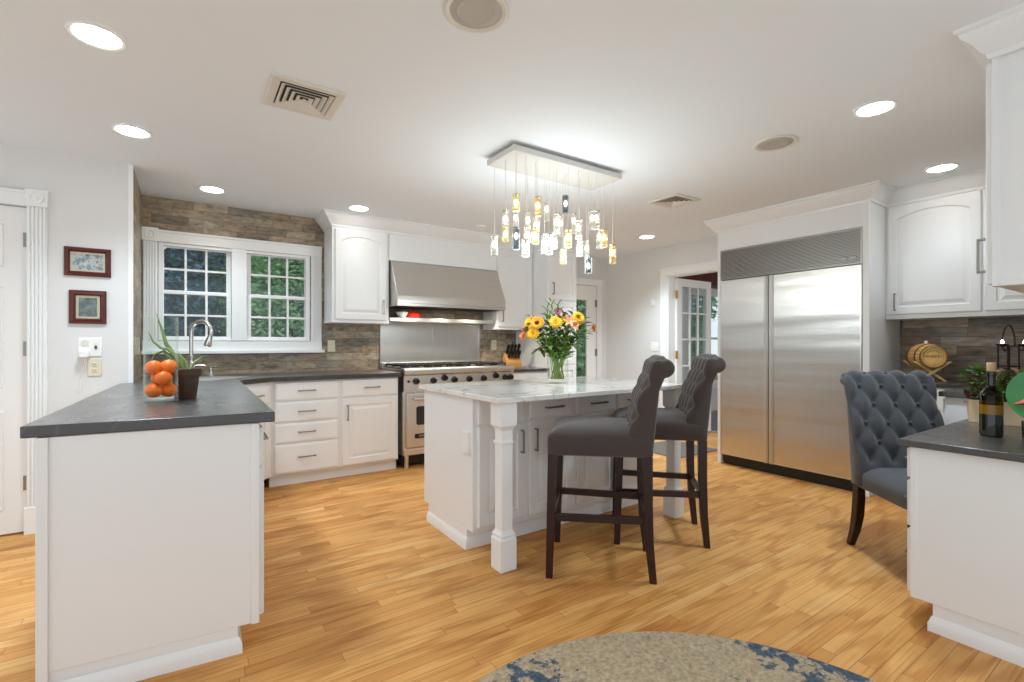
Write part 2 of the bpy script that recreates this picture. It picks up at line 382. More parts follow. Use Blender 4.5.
# ------------------------------------------------------------ room shell
CH = 2.44
def wall_with_holes(mb, axis, a, b, t0, t1, holes, z1=CH):
    def bx(u0, u1, za, zb):
        if u1-u0 < 1e-4 or zb-za < 1e-4: return
        mb.box(u0, t0, za, u1, t1, zb) if axis == 'x' else mb.box(t0, u0, za, t1, u1, zb)
    u = a
    for h0, h1, za, zb in sorted(holes):
        bx(u, h0, 0, z1); bx(h0, h1, 0, za); bx(h0, h1, zb, z1); u = h1
    bx(u, b, 0, z1); return mb
struct('floor', MB().box(-2.2, -1.0, -.06, 9.3, 6.2, 0), M['oak'])
struct('ceiling', MB().box(-2.2, -1.0, CH, 5.18, 5.17, CH+.1), M['ceiling'])
wall_back = struct('wall_back', wall_with_holes(MB(), 'x', -.44, 5.18, 5.05, 5.17, [(-.2,1.0,1.23,2.06),(4.03,4.875,0,2.03)]), M['wall'])
struct('tile_backsplash', wall_with_holes(MB(), 'x', -.32, 3.46, 5.04, 5.051, [(-.2,1.0,1.23,2.06)]), M['tile_x'], wall_back)
wall_left = struct('wall_left', wall_with_holes(MB(), 'x', -2.2, -.32, 4.24, 4.36, [(-1.66,-.838,0,2.07)]), M['wall'])
wall_alcove = struct('wall_alcove', MB().box(-.44, 4.36, 0, -.3205, 5.05, CH), M['wall'])
struct('tile_backsplash', MB().box(-.321, 4.262, .9, -.311, 5.041, CH), M['tile_y'], wall_alcove)
struct('corner_bead', MB().box(-.335, 4.233, .93, -.309, 4.262, CH), M['trim'], wall_alcove)
wall_right = struct('wall_right', wall_with_holes(MB(), 'y', .03, 5.17, 5.06, 5.18, [(3.08,3.973,0,2.067)]), M['wall'])
struct('tile_backsplash', MB().box(5.05, .15, .9, 5.061, 1.56, 1.45), M['tile_dark'], wall_right)
struct('wall_front', MB().box(2.56, .03, 0, 5.06, .15, CH), M['wall'])

# ---- casings: fluted sides, rosette corner blocks
def casing(mb, axis, u0, u1, z0, z1, face, sgn, w=.095, t=.022, sides=(1,1), bottom=False, block=True):
    def bx(a, b, za, zb, th):
        lo, hi = sorted((face, face+sgn*th))
        mb.box(a, lo, za, b, hi, zb) if axis == 'x' else mb.box(lo, a, za, hi, b, zb)
    for k, (a, b) in enumerate(((u0-w, u0), (u1, u1+w))):
        if not sides[k]: continue
        bx(a, b, z0, z1, t*.6)
        for j in range(5): bx(a+w*(.06+.19*j), a+w*(.06+.19*j+.12), z0, z1, t)
        if block is True or (block is not False and block == k):
            bx(a-.006, b+.006, z1, z1+w+.012, t+.008)
            c = ((a+b)/2, z1+w/2+.006); L = []
            for r_, d in ((.036,t+.008),(.036,t+.014),(.028,t+.014),(.026,t+.009),(.014,t+.009),(.01,t+.014)):
                row = []
                for q in range(20):
                    g = 2*PI*q/20; p = (c[0]+r_*math.cos(g), face+sgn*d, c[1]+r_*math.sin(g))
                    row.append(p if axis == 'x' else (p[1], p[0], p[2]))
                L.append(row)
            mb.loops(L)
    has = lambda k: block is True or (block is not False and block == k)
    a, b = u0-(0 if has(0) else w), u1+(0 if has(1) else w)
    bx(a, b, z1, z1+w, t); bx(a, b, z1+w-.02, z1+w, t+.008)
    if bottom: bx(u0-w, u1+w, z0-w, z0, t)
    return mb

# ---- the kitchen window: two double hung units under one casing
win = struct('window_1', casing(MB(), 'x', -.205, 1.01, 1.225, 2.062, 5.04, -1, w=.1, bottom=True, block=0), M['trim'], None, .002)
tag(win, 'white double sash kitchen window in the stone tiled wall')
mb = MB()
mb.box(-.335, 4.985, 1.115, 1.13, 5.045, 1.142)
mb.box(-.2, 5.03, 1.23, -.165, 5.13, 2.06); mb.box(.965, 5.03, 1.23, 1.0, 5.13, 2.06)
mb.box(-.165, 5.03, 2.035, .965, 5.13, 2.06); mb.box(-.165, 5.03, 1.23, .965, 5.13, 1.245)
mb.box(.335, 5.015, 1.23, .455, 5.13, 2.06)
mb.build('window_frame', M['trim'], win, .002)
def sash(x0, x1, z0, z1, y, rows, cols):
    s = MB(); f = .035
    s.box(x0, y, z0, x0+f, y+.03, z1); s.box(x1-f, y, z0, x1, y+.03, z1); s.box(x0+f, y, z0, x1-f, y+.03, z0+f); s.box(x0+f, y, z1-f*.7, x1-f, y+.03, z1)
    gx0, gx1, gz0, gz1 = x0+f, x1-f, z0+f, z1-f*.7
    for c in range(1, cols): x = gx0+(gx1-gx0)*c/cols; s.box(x-.009, y+.002, gz0, x+.009, y+.024, gz1)
    for r_ in range(1, rows): z = gz0+(gz1-gz0)*r_/rows; s.box(gx0, y+.003, z-.009, gx1, y+.023, z+.009)
    o = s.build('sash', M['trim'], win, .002)
    MB().box(gx0, y+.01, gz0, gx1, y+.014, gz1).build('pane', M['pane'], o)
for x0, x1 in ((-.2, .335), (.455, 1.0)):
    sash(x0+.003, x1-.003, 1.232, 1.655, 5.05, 2, 3); sash(x0+.003, x1-.003, 1.63, 2.052, 5.082, 2, 3)

# ---- white panelled door on the left wall
d1 = struct('door_1', MB().box(-1.655, 4.262, .012, -.842, 4.30, 2.066), M['door'], None, .002)
tag(d1, 'white panelled door with steel hinges left of the framed pictures')
mb = MB()
for x0, x1 in ((-1.56,-1.29), (-1.2,-.945)):
    for z0, z1 in ((.16,.78), (.93,1.56), (1.68,1.95)):
        fr = lambda o, y: [(x0+o, y, z0+o), (x1-o, y, z0+o), (x1-o, y, z1-o), (x0+o, y, z1-o)]
        mb.loops([fr(0, 4.262), fr(.006, 4.255), (fr(.02, 4.262)), fr(.05, 4.256)], True, False)
mb.build('door_panel', M['door'], d1)
for z in (.32, 1.17, 1.86):
    h = MB(); h.cyl((-.84, 4.256, z-.045), (-.84, 4.256, z+.045), .006, n=8); h.box(-.858, 4.254, z-.045, -.84, 4.262, z+.045); h.build('hinge', M['nickel'], d1)
struct('trim_1', casing(MB(), 'x', -1.66, -.838, 0, 2.07, 4.24, -1, w=.095), M['trim'], None, .002)
mb = MB(); mb.box(-.848, 4.212, 0, -.737, 4.241, .17); struct('trim_2', mb, M['trim'], None, .003)
def base_prof(h=.13): return [(0,0),(.016,0),(.016,h-.03),(.012,h-.02),(.012,h-.012),(.006,h),(0,h)]
struct('baseboard_left', MB().sweep([(-.735, 4.24), (-.335, 4.24)], base_prof()), M['trim'])

# ---- glazed garden door at the far end of the back wall
d2 = struct('door_2', MB().box(4.035, 5.06, .012, 4.155, 5.10, 2.025).box(4.70, 5.06, .012, 4.87, 5.10, 2.025).box(4.155, 5.06, .012, 4.70, 5.10, .24).box(4.155, 5.06, 1.84, 4.70, 5.10, 2.025), M['door'], None, .002)
tag(d2, 'white glazed garden door beside the tall pantry cabinet')
MB().box(4.15, 5.075, .235, 4.705, 5.08, 1.845).build('pane', M['pane'], d2)
MB().box(4.155, 5.052, .24, 4.175, 5.06, 1.84).box(4.68, 5.052, .24, 4.70, 5.06, 1.84).box(4.175, 5.052, .24, 4.68, 5.06, .26).box(4.175, 5.052, 1.82, 4.68, 5.06, 1.84).build('glazing_bead', M['door'], d2, .002)
for z in (.3, 1.08, 1.78):
    h = MB(); h.cyl((4.872, 5.05, z-.05), (4.872, 5.05, z+.05), .009, n=8); h.box(4.845, 5.052, z-.05, 4.872, 5.06, z+.05); h.build('hinge', M['nickel'], d2)
struct('trim_3', casing(MB(), 'x', 4.03, 4.875, 0, 2.03, 5.05, -1, w=.09, block=False, t=.02), M['trim'], None, .002)

# ---- open doorway with a french door
mb = MB()
for a, b in ((3.973, 4.063), (2.99, 3.08)): mb.box(5.038, a, 0, 5.06, b, 2.067); mb.box(5.03, b-.02 if a > 3.5 else a, 0, 5.04, b if a > 3.5 else a+.02, 2.067)
mb.box(5.038, 2.99, 2.067, 5.06, 4.063, 2.157); mb.box(5.03, 2.99, 2.137, 5.04, 4.063, 2.157)
mb.box(5.055, 3.955, 0, 5.185, 3.973, 2.067); mb.box(5.055, 3.08, 0, 5.185, 3.098, 2.067); mb.box(5.055, 3.098, 2.049, 5.185, 3.955, 2.067)
struct('trim_4', mb, M['trim'], None, .002)
d3 = thing('door_3', 'white french door with fifteen panes standing open in the doorway', 'door', (5.19, 3.945, .012), 0); d3['kind'] = 'structure'; del d3['category']
def french(w, h, cols, rows, st, bt):
    s = MB(); s.box(0, -.02, 0, st, .02, h); s.box(w-st, -.02, 0, w, .02, h); s.box(st, -.02, 0, w-st, .02, bt); s.box(st, -.02, h-st, w-st, .02, h)
    for c in range(1, cols): x = st+(w-2*st)*c/cols; s.box(x-.011, -.016, bt, x+.011, .016, h-st)
    for r_ in range(1, rows): z = bt+(h-st-bt)*r_/rows; s.box(st, -.015, z-.011, w-st, .015, z+.011)
    return s
french(.73, 2.03, 3, 5, .1, .22).build('door_frame', M['door'], d3, .003)
MB().box(.1, -.002, .22, .63, .002, 1.93).build('pane', M['pane'], d3)
for z in (.28, 1.05, 1.82):
    MB().cyl((-.006, -.026, z-.05), (-.006, -.026, z+.05), .01, n=8).box(-.03, -.024, z-.05, .02, -.018, z+.05).build('hinge', M['brass'], d3)
struct('baseboard_right', MB().sweep([(5.06, 5.03), (5.06, 4.063)], base_prof()), M['trim'])

# ---- the room beyond the doorway
struct('wall_beyond', MB().box(9.2, 1.1, 0, 9.3, 5.29, CH), M['wall'])
struct('wall_beyond_side', wall_with_holes(MB(), 'x', 5.18, 9.2, 5.17, 5.29, [(7.2,8.6,.5,2.1)]), M['wall'])
struct('ceiling_beyond', MB().box(5.18, 1.1, CH, 9.3, 5.29, CH+.1), M['ceiling'])
struct('trim_5', MB().box(5.18, 4.9, 2.2, 9.2, 5.17, CH), M['red_room'])
w2 = struct('window_2', casing(MB(), 'x', 7.2, 8.6, .5, 2.1, 5.17, -1, bottom=True, block=False), M['trim'])
tag(w2, 'bright window in the room beyond the doorway')
mb = MB()
for k in range(4): x = 7.22+.4533*k; mb.box(x-.02, 5.2, .5, x+.02, 5.24, 2.1)
for z in (.52, 1.3, 2.08): mb.box(7.2, 5.202, z-.02, 8.6, 5.238, z+.02)
mb.build('window_frame', M['trim'], w2); MB().box(7.2, 5.218, .5, 8.6, 5.222, 2.1).build('pane', M['pane'], w2)
tag(MB().prism(rrect(5.9, 2.0, 8.9, 5.0, .02), .001, .014).build('area_rug', M['grey_rug']), 'pale grey rug on the floor of the room beyond the doorway', 'rug')

# ---- outdoors behind the windows
struct('lawn', MB().box(-14, 5.3, -.5, 24, 24, -.4), M['lawn'])
def tree(x, y, rx, h, mat, label, n, seed, lf=(.05,.13)):
    rnd = random.Random(seed)
    t = thing('garden_tree', label, 'tree', (x, y, -.4), 0, 'trees outside the windows')
    MB().tube([(0,0,-.05), (.05,.03,h*.3), (0,.05,h*.6), (.04,0,h*.9)], [.16,.13,.09,.03], 8).build('trunk', M['bark'], t)
    c = MB()
    for k in range(n):
        u, v, w = rnd.uniform(-1,1), rnd.uniform(-1,1), rnd.uniform(0,1)
        rr = math.sqrt(u*u+v*v)
        if rr > 1: u, v = u/rr*rnd.uniform(.7,1), v/rr*rnd.uniform(.7,1)
        wid = rx*(.55+.5*math.sin(PI*min(1, w*.8+.2))+.25*math.sin(9*w+3*u))
        p = Vector((u*wid, v*wid*.7, .25+h*w)); s = rnd.uniform(*lf)
        a = Vector((rnd.gauss(0,1), rnd.gauss(0,1), rnd.gauss(0,.6))).normalized(); b = a.cross(Vector((rnd.gauss(0,1), rnd.gauss(0,1), rnd.gauss(0,1)))).normalized()
        c.add([p-a*s, p+b*s*.4, p+a*s, p-b*s*.4], [(0,1,2,3)])
    c.build('foliage', M[mat], t, smooth=False)
tree(-.45, 7.6, .8, 4.2, 'tree_b', 'dark bluish evergreen outside the left kitchen sash', 34000, 1, (.025,.06))
tree(-1.9, 8.2, .8, 4.4, 'tree_b', 'dark bluish tree further left outside the kitchen window', 15000, 2)
tree(1.3, 7.7, .85, 4.5, 'tree_c', 'green leafy tree outside the right kitchen sash', 34000, 3, (.025,.06))
tree(2.4, 10.0, 1.3, 5.2, 'tree_a', 'evergreen standing further back behind the right sash', 15000, 4)
tree(-.3, 10.4, 1.3, 5.2, 'tree_a', 'evergreen at the far left outside the kitchen window', 15000, 5)
tree(4.2, 10.2, 1.2, 5.0, 'tree_a', 'evergreen furthest right behind the kitchen window trees', 15000, 9)
tree(-3.6, 10.0, 1.3, 5.0, 'tree_b', 'dark evergreen furthest left behind the kitchen window trees', 15000, 10)
tree(6.9, 8.6, 1.3, 4.6, 'tree_c', 'leafy tree outside the glazed garden door', 15000, 6)
tree(9.4, 7.9, 1.1, 4.6, 'tree_b', 'dark tree outside the window of the room beyond', 15000, 7)
tree(11.8, 9.0, 1.2, 4.6, 'tree_a', 'second tree outside the room beyond, further left', 15000, 8)

# ------------------------------------------------------------ cabinet kit
def panel_mesh(w, h, arch=0, t=.02, fr=.058):
    n = 13
    def loop(o, y, ar):
        P = [(o, y, o), (w-o, y, o)]
        for k in range(n):
            u = k/(n-1); x = (w-o)-(w-2*o)*u; z = h-o
            if ar: z -= ar*(1-math.sin(PI*u)**.8) if 0 < u < 1 else ar
            P.append((x, y, z))
        return P
    a = arch
    return MB().loops([loop(0, 0, 0), loop(0, -t+.005, 0), loop(.005, -t, 0), loop(fr, -t, a), loop(fr+.005, -t+.009, a), loop(fr+.016, -t+.009, a), loop(fr+.042, -t+.002, a)])
def slab_mesh(w, h, t=.02):
    lp = lambda o, y: [(o, y, o), (w-o, y, o), (w-o, y, h-o), (o, y, h-o)]
    return MB().loops([lp(0, 0), lp(0, -t+.006), lp(.003, -t+.003), lp(.011, -t+.0015), lp(.015, -t)])
def handle_mesh(kind, L=.14):
    m = MB()
    if kind == 'h': m.box(-L/2, -.034, -.005, L/2, -.025, .005); m.box(-L/2, -.03, -.005, -L/2+.01, 0, .005); m.box(L/2-.01, -.03, -.005, L/2, 0, .005)
    else: m.box(-.005, -.034, -L/2, .005, -.025, L/2); m.box(-.005, -.03, -L/2, .005, 0, -L/2+.01); m.box(-.005, -.03, L/2-.01, .005, 0, L/2)
    return m
def front(root, kind, x, z, w, h, hd=None, arch=0, y=0, L=.14):
    m = panel_mesh(w, h, arch) if kind == 'cabinet_door' else slab_mesh(w, h)
    o = m.build(kind, M['white'], root, loc=(x, y, z), ang=.25)
    if hd: handle_mesh(hd[0], L).build('handle', M['nickel'], o, .0015, loc=(hd[1], -.02, hd[2]))
    return o
def cabinet(name, label, cat, loc, rz, w, d, z0, z1, fronts=(), kick=.1, kd=.07, group=None, base=True):
    t = thing(name, label, cat, loc, rz, group)
    MB().box(0, 0, z0+kick, w, d, z1).build('body', M['white'], t, .002)
    if kick:
        MB().box(0, kd, 0, w, d, z0+kick).build('toe_kick', M['white'], t)
        if base: MB().sweep([(w, kd), (0, kd)][::-1], [(0,0),(.014,0),(.014,.06),(.008,.072),(.006,.085),(0,.09)]).build('base_moulding', M['white'], t)
    for f in fronts: front(t, *f)
    return t
CROWN = [(0, CH-.125), (.012, CH-.125), (.016, CH-.105), (.03, CH-.095), (.05, CH-.06), (.078, CH-.035), (.082, CH-.02), (.095, CH-.014), (.095, CH), (0, CH)]

# ------------------------------------------------------------ left peninsula and the window run
t = thing('peninsula_cabinet', 'white peninsula base with plain end panel under black counter on the left', 'cabinet', (0,0,0))
MB().prism([(-.415,2.205),(.235,2.145),(.265,4.08),(-.318,4.235),(-.36,4.235)], .1, .888).build('body', M['white'], t, .002)
MB().prism([(-.415,2.212),(.165,2.15),(.195,4.08),(-.31,4.235),(-.36,4.235)], 0, .1).build('toe_kick', M['white'], t)
MB().sweep([(-.415,2.206),(.165,2.152),(.195,4.05)], [(0,0),(.014,0),(.014,.036),(.009,.046),(.006,.057),(0,.063)]).build('base_moulding', M['white'], t)
MB().prism([(-.415,2.196),(-.383,2.193),(-.383,2.208),(-.415,2.21)], .0, .888).build('end_stile', M['white'], t, .003)
MB().prism([(.208,2.136),(.238,2.133),(.238,2.15),(.208,2.154)], .1, .888).build('end_stile', M['white'], t, .003)
yy = 2.17
for k, w in enumerate((.46, .46, .44, .44)):
    for kind, z, h in (('drawer', .715, .15), ('cabinet_door', .115, .585)):
        f = (panel_mesh(w, h) if kind == 'cabinet_door' else slab_mesh(w, h)).build(kind, M['white'], t, loc=(.238+.0145*k*.5, yy, z), ang=.25); f.rotation_euler = (0, 0, R(89.1))
        hd = handle_mesh('h' if kind == 'drawer' else 'v').build('handle', M['nickel'], f, .0015, loc=(w/2 if kind == 'drawer' else (.04 if k % 2 else w-.04), -.02, h/2 if kind == 'drawer' else h-.1))
    yy += w+.012
# diagonal sink base
dx, dy = .58-.29, 4.42-4.13; dl = math.hypot(dx, dy); ang = math.degrees(math.atan2(dy, dx))
t = thing('sink_cabinet', 'white diagonal corner sink base between peninsula and drawer stack', 'cabinet', (.272, 4.105, 0), ang)
MB().box(.0, .0, .1, dl+.02, .12, .888).box(.1, .12, .1, dl-.08, .3, .888).build('body', M['white'], t, .002)
MB().box(0, .07, 0, dl+.02, .12, .1).build('toe_kick', M['white'], t)
front(t, 'drawer', .02, .715, dl-.03, .15, ('h', .2, .075)); front(t, 'cabinet_door', .02, .115, dl-.03, .585, ('v', .05, .48))
cabinet('drawer_cabinet', 'white stack of four drawers under the right kitchen sash', 'cabinet', (.572, 4.42, 0), 0, .558, .60, 0, .888,
    [('drawer', .03, .725, .51, .15, ('h', .25, .08)), ('drawer', .03, .545, .51, .165, ('h', .25, .085)), ('drawer', .03, .37, .51, .16, ('h', .25, .085)), ('drawer', .03, .115, .51, .24, ('h', .25, .13))])
cabinet('base_cabinet', 'white base with one drawer over one raised panel door, left of the range', 'cabinet', (1.13, 4.42, 0), 0, .54, .60, 0, .888,
    [('drawer', .015, .725, .51, .15, ('h', .27, .08)), ('cabinet_door', .015, .115, .51, .595, ('v', .045, .47))])
cabinet('base_cabinet', 'white base cabinet right of the range beneath the knife block', 'cabinet', (2.975, 4.42, 0), 0, .51, .60, 0, .888,
    [('drawer', .012, .725, .486, .15, ('h', .24, .08)), ('cabinet_door', .012, .115, .486, .595, ('v', .045, .47))])
# black counters
mb = MB().prism([(-.453,2.203),(.291,2.12),(.325,4.10),(.36,4.165),(.55,4.345),(.62,4.375),(1.69,4.375),(1.69,5.038),(-.308,5.038),(-.308,4.232),(-.385,4.232)], .89, .93)
tag(mb.build('countertop', M['black_stone'], None, .004), 'black stone worktop running over the left peninsula and along the window wall', 'countertop')
tag(MB().box(2.962, 4.385, .89, 3.483, 5.038, .92).build('countertop', M['black_stone'], None, .004), 'short black stone worktop between range and tall pantry', 'countertop')

# ------------------------------------------------------------ uppers on the back wall
UP = 4.72
def upper(label, x0, x1, z0, z1, doors, y0=UP, yb=5.036, name='wall_cabinet'):
    t = thing(name, label, 'cabinet', (x0, y0, 0)); w = x1-x0
    MB().box(0, 0, z0, w, yb-y0, z1).build('body', M['white'], t, .002)
    MB().box(-.004, -.004, z0-.012, w+.004, yb-y0, z0+.012).build('light_rail', M['white'], t, .003)
    for f in doors: front(t, *f)
    return t
t = upper('white wall cabinet with arched panel door between window and range hood', 1.135, 1.685, 1.415, CH-.005, [('cabinet_door', .025, 1.435, .5, .86, ('v', .465, .13), .05)])
MB().sweep([(1.135, 5.03), (1.135, 4.72), (1.70, 4.72)], [(o, z) for o, z in CROWN]).build('crown_moulding', M['white'], t, loc=(-1.135, -4.72, 0))
t = thing('hood_panel', 'white plain panel with crown above the steel range hood', 'panel', (1.69, UP, 0))
MB().box(0, 0, 2.045, 1.275, .31, CH-.005).build('body', M['white'], t, .002)
MB().sweep([(0, 0), (1.275, 0)], CROWN).build('crown_moulding', M['white'], t)
t = upper('white wall cabinet with one door right of the range hood', 2.97, 3.482, 1.38, CH-.005, [('cabinet_door', .012, 1.40, .485, .90, ('v', .05, .13), .05)])
MB().sweep([(0, 0), (.512, 0)], CROWN).build('crown_moulding', M['white'], t)
t = thing('pantry_cabinet', 'white tall pantry cabinet at the right end of the back wall', 'cabinet', (3.487, 4.43, 0))
MB().box(0, 0, .1, .445, .615, CH-.005).build('body', M['white'], t, .002); MB().box(0, .07, 0, .445, .615, .1).build('toe_kick', M['white'], t)
front(t, 'cabinet_door', .012, 1.72, .42, .58, ('v', .05, .13)); front(t, 'cabinet_door', .012, .96, .42, .74, ('v', .05, .5)); front(t, 'cabinet_door', .012, .115, .42, .83, ('v', .05, .7))
MB().sweep([(0, .2), (0, 0), (.445, 0), (.445, .615)], CROWN).build('crown_moulding', M['white'], t)

# ------------------------------------------------------------ range, backsplash panel, shelf, hood
RX0, RX1, RY = 1.705, 2.955, 4.37
t = thing('range', 'stainless steel professional range with black knobs on the back wall', 'range', (RX0, RY, 0)); w = RX1-RX0
MB().box(0, .02, .13, w, .655, .955).build('body', M['steel'], t, .003)
MB().box(.02, .09, .03, w-.02, .6, .13).build('toe_kick', M['kick'], t)
for x in (.05, .42, .85, w-.05): MB().cyl((x, .05, 0), (x, .05, .13), .022, n=14).cyl((x, .05, 0), (x, .05, .015), .028, n=14).build('leg', M['steel'], t)
lp = lambda x: [(x, .02, .74), (x, -.012, .745), (x, -.012, .895), (x, -.03, .91), (x, -.036, .935), (x, -.03, .958), (x, -.01, .968), (x, .06, .968), (x, .06, .74)]
MB().loops([lp(0), lp(w)]).build('control_panel', M['steel'], t)
for k, x in enumerate((.12, .30, .42, .53, .70, .87, 1.02, 1.14, 1.205)):
    z = .842 if k not in (2, 6) else .864
    kb = MB().cyl((x, -.012, z), (x, -.02, z), .032, n=20).cyl((x, -.02, z), (x, -.055, z), .027, .024, 20).box(x-.004, -.062, z-.022, x+.004, -.055, z+.022).build('knob', M['black'], t)
    MB().cyl((x, -.0115, z), (x, -.0145, z), .036, n=20).build('bezel', M['steel'], kb)
MB().cyl((.045, -.012, .842), (.045, -.02, .842), .012, n=12).build('indicator', M['black'], t)
def oven(x0, x1, badge):
    d = MB().box(x0, -.02, .21, x1, .02, .725).build('oven_door', M['steel'], t, .006)
    wc = (x0+x1)/2; ww = min(.34, (x1-x0)*.52)
    m = MB(Matrix.Rotation(R(90), 4, 'X')); m.prism(rrect(wc-ww/2, .42, wc+ww/2, .60, .02), .0195, .0225); m.build('window', M['dark_glass'], d)
    m = MB(); m.cyl((x0+.05, -.075, .675), (x1-.05, -.075, .675), .014, n=14)
    for x in (x0+.06, x1-.06): m.box(x-.012, -.075, .662, x+.012, -.018, .688)
    m.build('handle', M['steel'], d)
    if badge:
        m = MB(Matrix.Rotation(R(90), 4, 'X')); m.prism(rrect(wc-.115, .292, wc+.115, .338, .012), .0195, .0235); b = m.build('badge', M['black'], d)
        text_part('badge_lettering', 'VIKING', .034, M['steel'], b, (wc, -.0238, .315), (R(90), 0, 0), sx=1.35)
oven(.03, .41, True); oven(.43, w-.03, True)
MB().box(.0, -.006, .135, w, .02, .2).box(.02, -.012, .15, w-.02, -.006, .16).box(.02, -.012, .175, w-.02, -.006, .185).build('lower_grille', M['steel'], t, .002)
MB().box(.01, .06, .954, w-.01, .6, .967).build('cooktop', M['steel_dark'], t)
MB().box(.78, .08, .966, .83, .58, .98).build('divider', M['steel'], t, .003)
def grate(x0, x1):
    m = MB(); z = .994
    for x in (x0, (x0+x1)/2, x1): m.box(x-.007, .09, z-.012, x+.007, .58, z)
    for y in (.09, .335, .58): m.box(x0-.007, y-.007, z-.012, x1+.007, y+.007, z)
    for x in ((3*x0+x1)/4, (x0+3*x1)/4):
        for y in (.21, .46):
            for a in range(4):
                c, s_ = math.cos(PI/2*a+PI/4), math.sin(PI/2*a+PI/4)
                m.tube([(x+c*.03, y+s_*.03, z-.004), (x+c*.1, y+s_*.1, z-.004)], .006, 6)
    for x in (x0, x1):
        for y in (.09, .58): m.cyl((x, y, .966), (x, y, z-.01), .008, n=8)
    m.build('grate', M['black_matte'], t)
for a, b in ((.04, .26), (.29, .51), (.54, .76), (.86, 1.03), (1.06, 1.21)): grate(a, b)
for x in (.095, .205, .345, .455, .595, .705, .945, 1.135):
    for y in (.21, .46): MB().lathe([(.001,.967),(.045,.967),(.045,.975),(.03,.979),(.001,.981)], 16, (x, y, 0)).build('burner', M['black_matte'], t)
MB().box(0, .6, .954, w, .655, 1.0).build('rear_trim', M['steel'], t, .003)

t = thing('steel_backsplash', 'stainless steel splash panel with warming shelf behind the range', 'backsplash', (1.70, 0, 0))
MB().box(0, 5.026, .955, 1.225, 5.039, 1.44).box(.0, 5.02, .955, .025, 5.03, 1.44).box(1.2, 5.02, .955, 1.225, 5.03, 1.44).box(.60, 5.022, .955, .63, 5.03, 1.44).build('panel', M['steel_v'], t, .002)
MB().box(0, 4.73, 1.428, 1.235, 5.038, 1.472).build('warming_shelf', M['steel'], t, .006)
for x in (.2, .46, .72, .98): MB().cyl((x, 4.83, 1.4279), (x, 4.83, 1.424), .025, n=14).build('bulb_cover', M['steel'], t)
t = thing('range_hood', 'stainless steel canopy hood above the range', 'hood', (1.70, 0, 0)); hw = 1.26
pr = lambda x: [(x, 5.034, 1.60), (x, 4.52, 1.60), (x, 4.515, 1.607), (x, 4.515, 1.672), (x, 4.52, 1.682), (x, 4.69, 2.035), (x, 5.034, 2.035)]
MB().loops([pr(0), pr(hw)]).build('canopy', M['steel'], t, .003)
MB().box(0, 4.515, 1.578, hw, 4.535, 1.602).box(0, 4.535, 1.578, .02, 5.034, 1.602).box(hw-.02, 4.535, 1.578, hw, 5.034, 1.602).build('lip', M['steel'], t)
for k in range(4): 
    x = .03+.3*k; m = MB(); m.box(x, 4.6, 1.584, x+.29, 5.0, 1.598)
    for j in range(9): m.box(x+.015+.03*j, 4.62, 1.579, x+.028+.03*j, 4.98, 1.586)
    m.build('baffle_filter', M['steel_dark'], t)
for x in (.25, .63, 1.0):
    ld = bpy.data.lights.new('hood_light', 'SPOT'); ld.energy = 9; ld.spot_size = R(150); ld.spot_blend = .6; ld.shadow_soft_size = .025; ld.color = (1, .93, .82)
    lo = bpy.data.objects.new('hood_light', ld); COL.objects.link(lo); lo.parent = t; lo.location = (x, 4.568, 1.58)
    MB().cyl((x, 4.568, 1.598), (x, 4.568, 1.586), .026, n=16).build('lamp', M['hood_lamp'], t)
text_part('emblem', 'VIKING', .02, M['steel_dark'], t, (hw-.1, 4.548, 1.735), (R(64), 0, 0), sx=1.3)
# on the warming shelf
o = MB().lathe([(.02,0),(.03,.004),(.05,.03),(.066,.06),(.063,.06),(.046,.03),(.02,.01),(.001,.008)], 24).build('bowl', M['porcelain'], None, loc=(1.865, 4.82, 1.472)); tag(o, 'white bowl on the steel shelf above the range', 'bowl')
t = thing('casserole', 'small red lidded pot on the steel shelf above the range', 'pot', (1.985, 4.82, 1.472))
MB().lathe([(.001,0),(.06,0),(.072,.012),(.075,.045),(.07,.045),(.001,.043)], 24).box(-.105, -.02, .03, -.07, .02, .04).box(.07, -.02, .03, .105, .02, .04).build('body', M['glow_red'], t, .003)
MB().lathe([(.001,.043),(.077,.045),(.07,.056),(.03,.066),(.012,.068),(.012,.076),(.016,.08),(.012,.086),(.001,.088)], 24).build('lid', M['glow_red'], t)

# ------------------------------------------------------------ island
t = thing('kitchen_island', 'white island base with panel doors and two square posts', 'island', (1.36, 2.42, 0)); w = 1.50
MB().box(0, 0, .115, w, .68, .888).build('body', M['white'], t, .002)
MB().box(0, .07, 0, w, .61, .115).build('toe_kick', M['white'], t)
MB().sweep([(0, .61), (0, .07), (w, .07)], [(0,0),(.014,0),(.014,.035),(.009,.048),(.006,.06),(0,.066)]).build('base_moulding', M['white'], t)
cw = [(.03, .345), (.39, .375), (.78, .375), (1.165, .315)]
for k, (x, ww) in enumerate(cw):
    front(t, 'drawer', x, .735, ww-.012, .135, ('h', ww/2, .067))
    front(t, 'cabinet_door', x, .14, ww-.012, .58, ('v', ww-.05 if k % 2 == 0 else .04, .47))
def post(x):
    m = MB(); c = lambda h, z: [(x-h, -.255-h, z), (x+h, -.255-h, z), (x+h, -.255+h, z), (x-h, -.255+h, z)]
    P = [(.047,0),(.049,.003),(.049,.165),(.043,.178),(.046,.181),(.046,.189),(.039,.2),(.034,.212),(.034,.668),(.041,.672),(.041,.684),(.034,.688),(.034,.742),(.044,.762),(.051,.766),(.051,.8895)]
    m.loops([c(a, z) for a, z in P]).build('post', M['white'], t, smooth=False)
post(.047); post(1.463)
o = MB().box(-.0195, .028, .565, -.0001, .098, .69).build('outlet_plate', M['plate_white'], t, .003)
MB().box(-.021, .045, .645, -.019, .081, .672).box(-.021, .045, .583, -.019, .081, .61).build('socket', M['plate_white'], o, .001)
